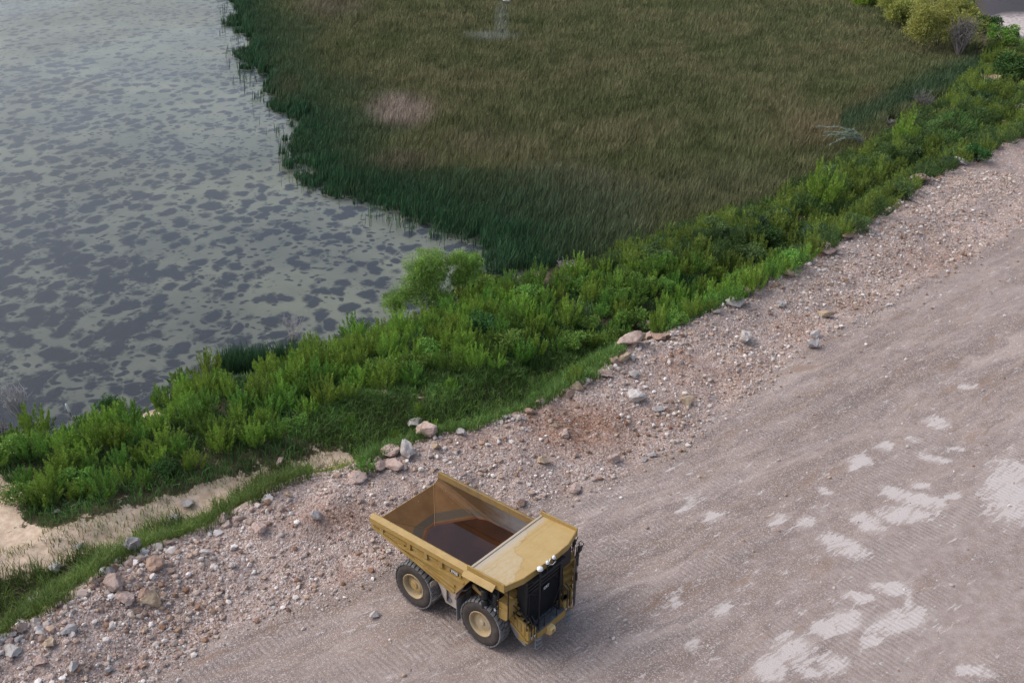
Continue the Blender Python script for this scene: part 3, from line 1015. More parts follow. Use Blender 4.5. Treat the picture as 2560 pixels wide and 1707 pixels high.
# weld beads on the floor plates
b = MB()
lift = Vector((0, 0, .012))
for s in (-1, 1):
    b.tube([Vector(A) + lift, Vector((XT, s * 2.1, 4.05)) + lift], .016, 4)
    b.tube([Vector((-.1, s * 2.15, zf(-.1, 2.15))) + lift, Vector((XT + .5, s * 2.15, zf(XT + .5, 2.15))) + lift], .012, 4)
b.build("weld_seam", plain("weld_bead", (0.27, 0.15, 0.06), .6), bo)
for s in (-1, 1):
    b = MB()
    y0, y1 = sorted((s * 2.47, s * 2.80))
    # hollow-section rail: sloped top
    prof = [(s * 2.47, 4.66), (s * 2.53, 4.68), (s * 2.80, 4.52), (s * 2.80, 4.24), (s * 2.60, 4.16), (s * 2.47, 4.3)]
    b.prism(prof, XT - .02, 4.26, 'x')
    b.build("top_rail", M_Y if s < 0 else M_RAIL, bo)
    # ribs of the flank
    b = MB()

    def flank(x0, za, x1, zb, hgt, th=.12):
        b.prism([(x0, za), (x1, zb), (x1, zb + hgt), (x0, za + hgt)], s * 2.60, s * (2.60 + th), 'y')
    flank(-2.55, 3.90, -.45, 3.80, .06, .10)
    flank(-.9, 3.66, 3.70, 3.56, .12, .16)
    flank(1.0, 3.10, 3.05, 2.62, .18, .13)
    b.prism([(XT, 3.86), (-.5, 3.36), (2.95, 2.52), (3.05, 2.68), (-.5, 3.53), (XT, 4.02)], s * 2.60, s * 2.73, 'y')
    b.prism([(2.98, 2.66), (3.14, 2.66), (4.26, 4.24), (4.08, 4.24)], s * 2.60, s * 2.70, 'y')
    b.build("stiffener", M_Y, bo)
    for (x0, x1) in ((-2.2, -1.95), (-.25, .02), (.95, 1.2), (2.0, 2.25)):
        b = MB()
        b.prism([(x0, 3.80), (x1, 3.80), (x1, 4.17), (x0, 4.17)], s * 2.60, s * 2.72, 'y')
        b.build("gusset", M_Y, bo)
    # raised pads between the ribs
    b = MB()
    for (x0, x1) in ((-1.9, -.35), (.08, .88), (1.26, 1.95)):
        b.prism([(x0, 3.92), (x1, 3.89), (x1, 4.02), (x0, 4.05)], s * 2.60, s * 2.66, 'y')
    b.prism([(.3, 3.30), (3.0, 2.93), (3.0, 3.10), (.3, 3.42)], s * 2.60, s * 2.67, 'y')
    b.build("wear_pad", M_Y, bo)
# number plate on the flank
b = MB()
b.box(2.55, 3.45, -2.665, -2.60, 3.76, 4.04)
npl = b.build("number_panel", M_Y, bo)
Mx = Matrix.Translation((3.02, -2.675, 3.90)) @ Matrix.Rotation(math.pi / 2, 4, 'X')
b = MB()
b.box(2.72, 3.34, -2.672, -2.660, 3.81, 3.99)
b.build("decal", M_BLK, npl)
text_mesh("number", "777G", .20, M_WHITE, npl, Mx)

# --- canopy
b = MB()
zr, zf_ = 4.84, 5.0


def cz(x):
    return zr + (zf_ - zr) * (x - 4.15) / 2.7


plan = [(4.15, -2.86), (6.45, -2.86), (6.76, -1.8), (6.85, 0), (6.80, 1.7), (6.45, 2.86), (4.15, 2.86)]
b.add([(x, y, cz(x)) for x, y in plan], [tuple(range(7))], 0)
b.add([(x, y, cz(x) - .09) for x, y in plan], [tuple(range(7))], 1)
n = len(plan)
for i in range(1, 5):
    p, q = plan[i], plan[i + 1]
    b.add([(p[0], p[1], cz(p[0]) + .03), (q[0], q[1], cz(q[0]) + .03), (q[0], q[1], 4.66), (p[0], p[1], 4.66)], [(0, 1, 2, 3)], 1)
    b.add([(p[0] - .05, p[1] * .985, cz(p[0]) + .03), (q[0] - .05, q[1] * .985, cz(q[0]) + .03), (q[0], q[1], cz(q[0]) + .03), (p[0], p[1], cz(p[0]) + .03)], [(0, 1, 2, 3)], 1)
    b.add([(p[0] - .05, p[1] * .985, cz(p[0]) + .03), (q[0] - .05, q[1] * .985, cz(q[0]) + .03), (q[0] - .05, q[1] * .985, 4.70), (p[0] - .05, p[1] * .985, 4.70)], [(0, 1, 2, 3)], 1)
for s in (-1, 1):
    b.prism([(4.12, 4.62), (6.46, 4.66), (6.46, 5.13), (4.12, 5.10)], s * 2.86, s * 2.95, 'y', 1)
    b.plate([(4.02, s * 2.95, 4.83), (5.98, s * 2.95, 4.86), (5.98, s * 3.24, 4.63), (4.02, s * 3.24, 4.60)], .05, 1)
# rear edge and two weld ridges
b.prism([(4.12, 4.55), (4.24, 4.55), (4.24, zr + .05), (4.12, zr + .05)], -2.86, 2.86, 'y', 0)
for xr in (4.75, 5.02):
    b.prism([(xr, cz(xr)), (xr + .05, cz(xr + .05)), (xr + .025, cz(xr) + .010)], -2.84, 2.84, 'y', 0)
b.build("canopy", [M_CAN, M_Y], bo)

# rainwater in the body: lies inside it
WZ = 3.19
rear = -.79 - (WZ - 3.08) / .475
yv = 0.22
shore = [(rear, -yv), (rear, yv)]
xw = lambda y: -.79 + (3.08 + .189 * abs(y) - WZ) / .281
pts = [(rear - .02, -yv), (rear - .02, yv), (xw(2.2) - .02, 2.21), (xw(2.2) + .4, 2.40), (3.40, 2.47), (3.40, -2.47), (xw(2.2) + .4, -2.40), (xw(2.2) - .02, -2.21)]
ca, sa = math.cos(TRUCK_A), math.sin(TRUCK_A)
pw = [(TRUCK_X + ca * x - sa * y, TRUCK_Y + sa * x + ca * y, WZ) for x, y in pts]
pool = mesh_np("rainwater", pw, [list(range(len(pw)))], [len(pw)], murky())
tag(pool, "dark rusty rainwater pooled inside the dump truck body", "rainwater")

# --- front: radiator, deck, bumper, stairs, rails
b = MB()
b.prism([(6.15, 1.0), (6.60, 1.0), (6.60, 4.5), (6.15, 4.5)], -1.54, 1.40, 'y')
b.prism([(6.10, 3.45), (6.60, 3.45), (6.60, 4.45), (6.10, 4.52)], 1.40, 2.25, 'y')
grille = b.build("radiator_grille", M_GRILLE, truck)
b = MB()
for k in range(24):
    z = 1.55 + k * .078
    b.box(6.60, 6.625, -1.28, 1.2, z, z + .03)
for k in range(4):
    z = 3.52 + k * .22
    b.box(6.60, 6.64, -1.44, 1.34, z, z + .10)
b.box(6.60, 6.70, -1.54, -1.40, 1.0, 4.5)
b.box(6.60, 6.70, 1.26, 1.40, 1.0, 4.5)
b.build("grille_slat", M_BLK, grille)
Mx = Matrix.Translation((6.692, .12, 3.25)) @ Matrix.Rotation(math.pi / 2, 4, 'Z') @ Matrix.Rotation(math.pi / 2, 4, 'X')
b = MB()
b.box(6.625, 6.68, -.16, .40, 3.12, 3.38)
eb = b.build("emblem_plate", M_BLK, grille)
text_mesh("emblem", "CAT", .21, M_WHITE, grille, Mx)
for (y, z0, z1) in ((-.80, 1.4, 5.05), (.90, 1.38, 4.62)):
    b = MB()
    b.tube([(6.97, y, z0), (6.97, y, z1)], .05, 8)
    b.tube([(6.97, y, 4.4), (6.60, y, 4.4)], .03, 6)
    b.tube([(6.97, y, z0 + .1), (6.60, y, z0 + .1)], .03, 6)
    b.tube([(6.97, y, z0 + 1.9), (6.60, y, z0 + 1.9)], .03, 6)
    b.build("front_post", M_BLK, truck, 40)
b = MB()
b.tube([(6.5, -1.5, 3.75), (6.95, -.80, 3.45)], .03, 6)
b.build("grille_brace", M_BLK, truck, 40)
b = MB()
b.tube([(6.95, .9, 3.3), (6.7, 1.35, 3.5)], .03, 6)
b.tube([(6.97, .88, 3.0), (6.9, .25, 1.6)], .022, 6)
b.build("grille_brace", M_BLK, truck, 40)
b = MB()
b.tube([(6.72, -1.30, 1.5), (6.72, -1.30, 3.6)], .03, 6)
b.build("grille_brace", M_BLK, truck, 40)
for (y, r, z) in ((-.86, .155, 5.08), (-.27, .09, 5.10), (.24, .09, 5.11)):
    b = MB()
    b.lathe([(r, 0), (r * 1.02, .05), (r * .93, .11), (r * .6, .15), (.02, .165)], 20, (6.99, y, z), 'z')
    an = b.build("antenna_dome", M_WHITE, truck, 40)
    b = MB()
    b.lathe([(r * 1.05, -.06), (r * 1.05, -.005)], 16, (6.99, y, z), 'z')
    b.tube([(6.99, y, z - .05), (6.99, y, z - .65)], .035, 6)
    b.build("antenna_mount", M_BLK, an)
b = MB()
b.tube([(7.0, -.18, 5.12), (6.95, .02, 5.2)], .025, 5)
b.tube([(7.02, -.12, 4.95), (7.08, .02, 4.9), (7.08, .3, 4.93)], .015, 5)
b.build("antenna_cable", M_WHITE, truck)
b = MB()
b.tube([(6.97, -.9, 4.45), (6.97, 1.0, 4.45)], .05, 6)
b.box(6.75, 7.0, -1.3, 1.3, 4.46, 4.56)
b.build("roof_bar", M_BLK, truck)

# cab under the canopy on the left, and the decks
b = MB()
b.prism([(4.75, 3.42), (6.05, 3.42), (6.05, 4.05), (5.9, 4.62), (4.75, 4.62)], .55, 2.25, 'y')
cab = b.build("cab", M_Y, truck)
b = MB()
b.plate([(6.06, .65, 3.75), (6.06, 2.15, 3.75), (5.95, 2.15, 4.5), (5.95, .65, 4.5)], -.02)
b.build("windscreen", M_GLASS, cab)
b = MB()
b.box(5.0, 5.85, 2.25, 2.28, 3.75, 4.5)
b.build("side_window", M_GLASS, cab)
for s in (-1, 1):
    b = MB()
    b.box(4.35, 6.05, 1.15 if s > 0 else -1.75, 2.75 if s > 0 else -1.15, 3.30, 3.40)
    if s > 0:
        b.prism([(6.05, 1.3), (6.30, 1.75), (6.55, 2.75), (6.30, 2.98), (4.4, 2.98), (4.4, 2.75), (6.05, 2.75)], 3.30, 3.40, 'z')
        b.prism([(4.6, 3.30), (6.30, 3.30), (6.30, 3.12), (4.6, 3.0)], 2.90, 2.98, 'y')
    b.build("deck", M_Y, truck)
# right flank machinery between the deck and the front wheel
b = MB()
b.prism([(5.55, 3.30), (5.52, 2.45), (5.62, 2.22), (6.05, 2.24), (6.18, 2.5), (6.18, 3.30)], -2.25, -1.55, 'y')
b.box(5.50, 6.20, -2.30, -2.20, 2.88, 2.93)
b.box(5.50, 6.20, -2.30, -2.20, 3.26, 3.31)
b.build("equipment_box", M_Y, truck)
b = MB()
b.prism([(3.75, 2.98), (4.62, 2.66), (4.62, 2.90), (3.75, 3.24)], -2.12, -1.9, 'y')
b.prism([(5.0, 2.45), (5.5, 2.40), (5.5, 2.62), (5.0, 2.70)], -2.0, -1.8, 'y')
b.build("fender", M_Y, truck)
b = MB()
b.prism([(3.7, 2.6), (5.5, 2.35), (5.5, 3.35), (3.7, 3.35)], -1.85, -1.2, 'y')
for q in range(4):
    b.lathe([(.11, 0), (.11, .32)], 10, (3.95 + .28 * q, -1.95, 3.2), 'z')
b.build("engine_side", M_DARK, truck, 40)
b = MB()
b.prism([(3.75, 2.88), (4.55, 2.60), (5.1, 2.6), (5.1, 3.28), (3.75, 3.28)], 1.4, 2.18, 'y')
b.build("fender", M_Y, truck)
for (z0, z1) in ((2.42, 2.93), (3.0, 3.52)):
    b = MB()
    b.lathe([(.16, 0), (.19, .03), (.19, z1 - z0 - .04), (.15, z1 - z0)], 18, (4.72, -2.30, z0), 'z')
    b.build("air_filter", M_BLK, truck, 40)
b = MB()
b.lathe([(.13, 0), (.13, .25)], 14, (4.85, -2.05, 3.45), 'z')
b.build("reservoir", M_RED, truck, 40)
for s in (-1, 1):
    b = MB()
    b.lathe([(.13, .46), (.16, .5), (.16, 1.15), (.12, 1.2)], 16, (5.30, s * 2.12, 2.25), 'z')
    su = b.build("suspension_strut", M_BLK, truck, 40)
    b = MB()
    for k in range(3):
        b.lathe([(.10, .02 + k * .15), (.125, .05 + k * .15), (.125, .09 + k * .15), (.09, .13 + k * .15)], 16, (5.30, s * 2.12, 2.25), 'z')
    b.build("strut_boot", M_WHITE, su, 40)
b = MB()
for q in range(5):
    y = -2.12 + .06 * q
    b.tube([(4.2 + .25 * q, y, 3.25), (4.9 + .1 * q, y - .1, 2.95 - .08 * q), (5.45, y, 2.75 - .1 * q)], .03, 5)
b.tube([(5.22, -2.25, 2.15), (5.22, -2.25, 3.3)], .03, 5)
b.tube([(5.42, -2.25, 2.2), (5.42, -2.25, 3.3)], .025, 5)
b.tube([(5.0, -2.2, 2.55), (5.25, -2.3, 2.75), (5.5, -2.2, 2.6)], .025, 5)
b.tube([(3.9, -2.0, 3.2), (4.2, -2.1, 3.05), (4.5, -2.0, 3.3)], .05, 5)
b.build("hydraulic_hose", M_BLK, truck, 40)

# bumper, platform and the sloping side beams
b = MB()
b.prism([(6.45, .82), (7.10, .82), (7.22, 1.0), (7.22, 1.38), (6.45, 1.38)], -1.15, 1.15, 'y')
for s in (-1, 1):
    b.prism([(6.45, .95), (7.05, .95), (7.10, 1.1), (7.10, 1.75), (6.75, 1.75), (6.45, 1.45)], s * 1.15, s * 1.72, 'y')
bump = b.build("bumper", M_Y, truck)
b = MB()
b.box(6.60, 7.2, -1.12, 1.12, 1.385, 1.44)
for k in range(5):
    b.box(6.60 + k * .12, 6.64 + k * .12, -1.1, 1.1, 1.44, 1.46)
b.build("platform", M_GREYM, truck)
for s in (-1, 1):
    y0, y1 = s * 1.72, s * 1.80
    b = MB()
    b.prism([(5.62, 2.70), (7.10, 2.12), (7.14, 1.30), (6.95, 1.22), (6.0, 1.85), (5.66, 2.15)], y0, y1, 'y')
    b.box(5.60, 5.75, min(s * 1.2, y1), max(s * 1.2, y1), 2.2, 2.75)
    for k in range(5):
        x = 5.90 + k * .24
        zt = 2.62 - (x - 5.62) * .39
        zb = 1.92 - max(0, x - 6.0) * .62
        b.prism([(x, zt - .06), (x + .05, zt - .08), (x + .05, zb + .10), (x, zb + .12)], y1, y1 + s * .04, 'y')
    b.prism([(5.60, 2.74), (7.12, 2.16), (7.12, 2.10), (5.60, 2.68)], y1, y1 + s * .06, 'y')
    b.prism([(6.0, 1.85), (6.95, 1.24), (6.97, 1.32), (6.02, 1.93)], y1, y1 + s * .06, 'y')
    b.prism([(6.93, 1.20), (7.10, 1.20), (7.10, 1.15), (7.06, 1.05), (6.93, 1.05)], s * 1.45, y1, 'y')
    b.build("stair_stringer", M_Y, truck)
    st = MB()
    for k in range(7):
        f = k / 6.0
        x, z = 6.85 - f * .85, 1.75 + f * 1.6
        st.box(x - .16, x + .10, min(s * 1.30, s * 1.72), max(s * 1.30, s * 1.72), z - .03, z)
        if s > 0:
            st.box(x - .16, x - .15, 1.30, 1.72, z, z + .26)
    st.build("stair_tread", M_Y, truck)
    # wide flight of steps on the outside, up to the deck
    if s > 0:
        st = MB()
        b0, b1 = Vector((6.95, 1.25, 1.3)), Vector((7.30, 1.68, 1.3))
        t0, t1 = Vector((6.35, 1.80, 3.3)), Vector((6.52, 2.72, 3.3))
        back = Vector((-.22, .18, 0))
        for k in range(6):
            f = (k + 1) / 6.0
            p, q = b0.lerp(t0, f), b1.lerp(t1, f)
            st.plate([p, q, q + back, p + back], .03)
            st.plate([p + back, q + back, q + back + Vector((0, 0, .33)), p + back + Vector((0, 0, .33))], .015)
        for (p, q) in ((b0, t0), (b1, t1)):
            st.plate([p - Vector((0, 0, .2)), p + Vector((0, 0, .15)), q + Vector((0, 0, .1)), q + back - Vector((0, 0, .2))], .04)
        st.plate([b0, b1, b1 - Vector((.3, -.2, .45)), b0 - Vector((.3, -.2, .45))], .05)
        st.build("staircase", M_Y, truck)
for s in (-1, 1):
    b = MB()
    b.prism([(5.85, 1.55), (6.3, .95), (6.8, .72), (6.95, .80), (6.6, 1.25), (6.0, 1.75)], s * 1.1, s * 1.70, 'y')
    b.build("belly_guard", M_FLAP, truck)
b = MB()
b.prism([(7.12, .84), (7.44, .88), (7.48, .96), (7.48, 1.20), (7.42, 1.28), (7.12, 1.30)], -.42, -.02, 'y')
yb_ = b.build("tow_box", M_PALEY, truck)
b = MB()
b.box(7.48, 7.50, -.30, -.14, 1.0, 1.16)
b.build("tow_pin", M_Y, yb_)
for s in (-1, 1):
    for (yy, zz) in ((s * 1.28, 1.28), (s * 1.53, 1.28)):
        b = MB()
        b.lathe([(.09, 0), (.09, .05), (.07, .06)], 14, (7.10, yy, zz), 'x')
        b.build("headlight", M_CHROME, truck, 40)
# hanging ladders
for y in (-1.06, 1.40):
    b = MB()
    for dy in (-.20, .20):
        b.tube([(7.13, y + dy, 1.30), (7.20, y + dy, .42)], .025, 6)
    for k in range(3):
        b.box(7.10, 7.30, y - .21, y + .21, .45 + k * .27, .49 + k * .27)
    b.build("ladder", M_LADDER, truck)
# handrails
b = MB()
for y in (-1.52, -1.30):
    b.tube([(7.10, y, 1.15), (7.10, y, 2.25), (6.9, y, 2.45)], .032, 6)
b.tube([(7.12, -.98, 1.1), (7.15, -.98, 2.05), (7.15, -.55, 2.1), (7.15, -.55, 1.15)], .032, 6)
b.tube([(7.15, -.55, 2.0), (7.15, .45, 2.05), (7.15, .45, 1.15)], .024, 6)
for y in (1.40, 1.62):
    b.tube([(7.10, y, 1.15), (7.10, y, 2.35), (6.8, y, 2.6)], .032, 6)
b.tube([(5.60, -2.32, 2.3), (5.60, -2.32, 4.1)], .032, 6)
b.tube([(6.20, -2.28, 2.3), (6.20, -2.28, 4.3)], .034, 6)
b.tube([(5.60, -1.84, 2.95), (5.75, -1.84, 3.15), (5.95, -1.84, 3.15), (7.05, -1.84, 2.62), (7.05, -1.84, 1.9)], .032, 6)
b.tube([(6.2, -1.45, 3.4), (6.2, -1.45, 4.4)], .032, 6)
b.tube([(6.3, -1.84, 2.25), (6.22, -1.84, 2.6), (6.0, -1.84, 2.75)], .032, 6)
for (y, q) in ((1.70, 2.74), (1.80, 2.86)):
    b.tube([(7.30, y, 1.3), (7.30, y, 2.3), (6.60, q, 4.15), (6.55, q, 3.4)], .024, 6)
b.tube([(6.30, 2.95, 3.4), (6.30, 2.95, 4.35), (5.2, 2.95, 4.35), (5.2, 2.95, 3.4)], .032, 6)
b.tube([(6.3, 2.95, 3.85), (5.2, 2.95, 3.88)], .024, 6)
b.tube([(6.95, 1.22, 1.4), (6.95, 1.22, 2.3), (6.4, 1.75, 4.1)], .032, 6)
b.build("handrail", M_BLK, truck, 40)
for (x, y, z) in ((6.20, 3.05, 4.15), (6.55, 3.12, 3.9)):
    b = MB()
    b.tube([(x, y - .25, z - .5), (x, y, z - .35), (x + .05, y + .25, z + .1), (x, y, z + .35), (x, y - .2, z + .3)], .022, 6)
    b.tube([(x, y - .1, z - .75), (x, y - .1, z + .35)], .025, 6)
    b.box(x - .03, x + .05, y - .12, y + .12, z - .28, z + .02)
    b.build("mirror", M_BLK, truck)
for (x, y, z, h) in ((6.62, 2.85, 3.4, .55), (6.95, 2.35, 2.9, .5)):
    b = MB()
    b.box(x - .04, x + .04, y - .04, y + .04, z - h, z)
    b.build("fire_extinguisher", M_BLK, truck)


# ------------------------------------------------------------------ stones
def ico(sub):
    import bmesh
    bm = bmesh.new()
    bmesh.ops.create_icosphere(bm, subdivisions=sub, radius=1.0)
    bm.verts.ensure_lookup_table()
    v = np.array([p.co[:] for p in bm.verts])
    f = np.array([[q.index for q in p.verts] for p in bm.faces])
    bm.free()
    return v, f


def rock_shape(sub, seed, cuts=11):
    """a broken block: a ball planed off by random flat faces, then roughened"""
    r = np.random.default_rng(seed)
    v, f = ico(sub)
    for _ in range(cuts):
        nrm = r.normal(size=3)
        nrm /= np.linalg.norm(nrm)
        d = r.uniform(.36, .74)
        t = v @ nrm
        v = v - np.outer(np.maximum(t - d, 0) * .98, nrm)
    v = v * np.array([r.uniform(.9, 1.3), r.uniform(.75, 1.0), r.uniform(.6, .85)])
    if sub > 1:
        v = v * 1.25 + r.normal(size=v.shape) * .022
        v = v + .20 * np.stack([vnoise(v[:, (i + 1) % 3] * 2.3 + 9, v[:, (i + 2) % 3] * 2.3 + seed % 50, i) - .5 for i in range(3)], 1)
    return v, f


def stone_mat(name, a, b, c):
    g = NT(name)
    co = g.coord()
    n1 = g.noise(co, 1.6, 6, .7)
    n2 = g.noise(co, 5.0, 5, .7)
    oi = g.n("ObjectInfo")
    col = g.mix(g.rng(n1, .35, .65), a, b)
    col = g.mix(g.rng(n2, .5, .72, 0, .8), col, c)
    h = g.n("HueSaturation")
    g.put(h.inputs["Color"], col)
    g.put(h.inputs["Value"], g.rng(oi.outputs["Random"], 0, 1, .85, 1.12, False))
    return g.done(g.pbsdf(h.outputs[0], .9, 0, .15, g.bump(n2, .5, .05)))


ROCKM = {"pink": stone_mat("stone_pink", (0.44, 0.345, 0.305), (0.33, 0.225, 0.185), (0.54, 0.48, 0.455)),
         "tan": stone_mat("stone_tan", (0.43, 0.345, 0.25), (0.35, 0.25, 0.17), (0.53, 0.46, 0.37)),
         "white": stone_mat("stone_white", (0.47, 0.445, 0.43), (0.36, 0.315, 0.29), (0.58, 0.57, 0.57)),
         "brown": stone_mat("stone_brown", (0.27, 0.175, 0.13), (0.33, 0.23, 0.18), (0.42, 0.335, 0.29)),
         "grey": stone_mat("stone_grey", (0.36, 0.34, 0.34), (0.29, 0.26, 0.25), (0.46, 0.44, 0.44))}
ROCKSH = [rock_shape(3, 100 + i) for i in range(8)]
ROCK = {}
for mk in ROCKM:
    for i in range(8):
        v, f = ROCKSH[i]
        me = bpy.data.meshes.new("rock")
        me.from_pydata(v.tolist(), [], f.tolist())
        me.materials.append(ROCKM[mk])
        ROCK[mk, i] = me


def rock(x, y, size, mk, label, group, i=None, zs=1.0, name="rock", rz=None, sink=.25):
    i = random.randrange(8) if i is None else i
    o = bpy.data.objects.new(name, ROCK[mk, i])
    z = float(height(np.array([x]), np.array([y]))[0])
    r = size * .5
    o.location = (x, y, z + r * .75 * zs * (1 - sink))
    o.scale = (r, r * random.uniform(.85, 1.05), r * zs * random.uniform(.9, 1.1))
    o.rotation_euler = (random.uniform(-.3, .3), random.uniform(-.3, .3), random.uniform(0, 6.28) if rz is None else rz)
    C.objects.link(o)
    tag(o, label, "rock", group)
    return o


def drop(px, py):
    """the place on the ground (its lie computed as above) seen at this pixel"""
    v = ray(px * K, py * K)
    t = np.arange(20, 420, .08)
    X, Y, Zp = v.x * t, v.y * t, v.z * t + CAM_H
    hz = np.maximum(height(X, Y), WATER_Z - 1)
    i = int(np.argmax(Zp <= hz))
    return float(X[i]), float(Y[i]), float(hz[i])


def dist_scale(x, y, z):
    return FPX / K / (y * fwd.y + (z - CAM_H) * fwd.z)     # pixels (2352) per metre


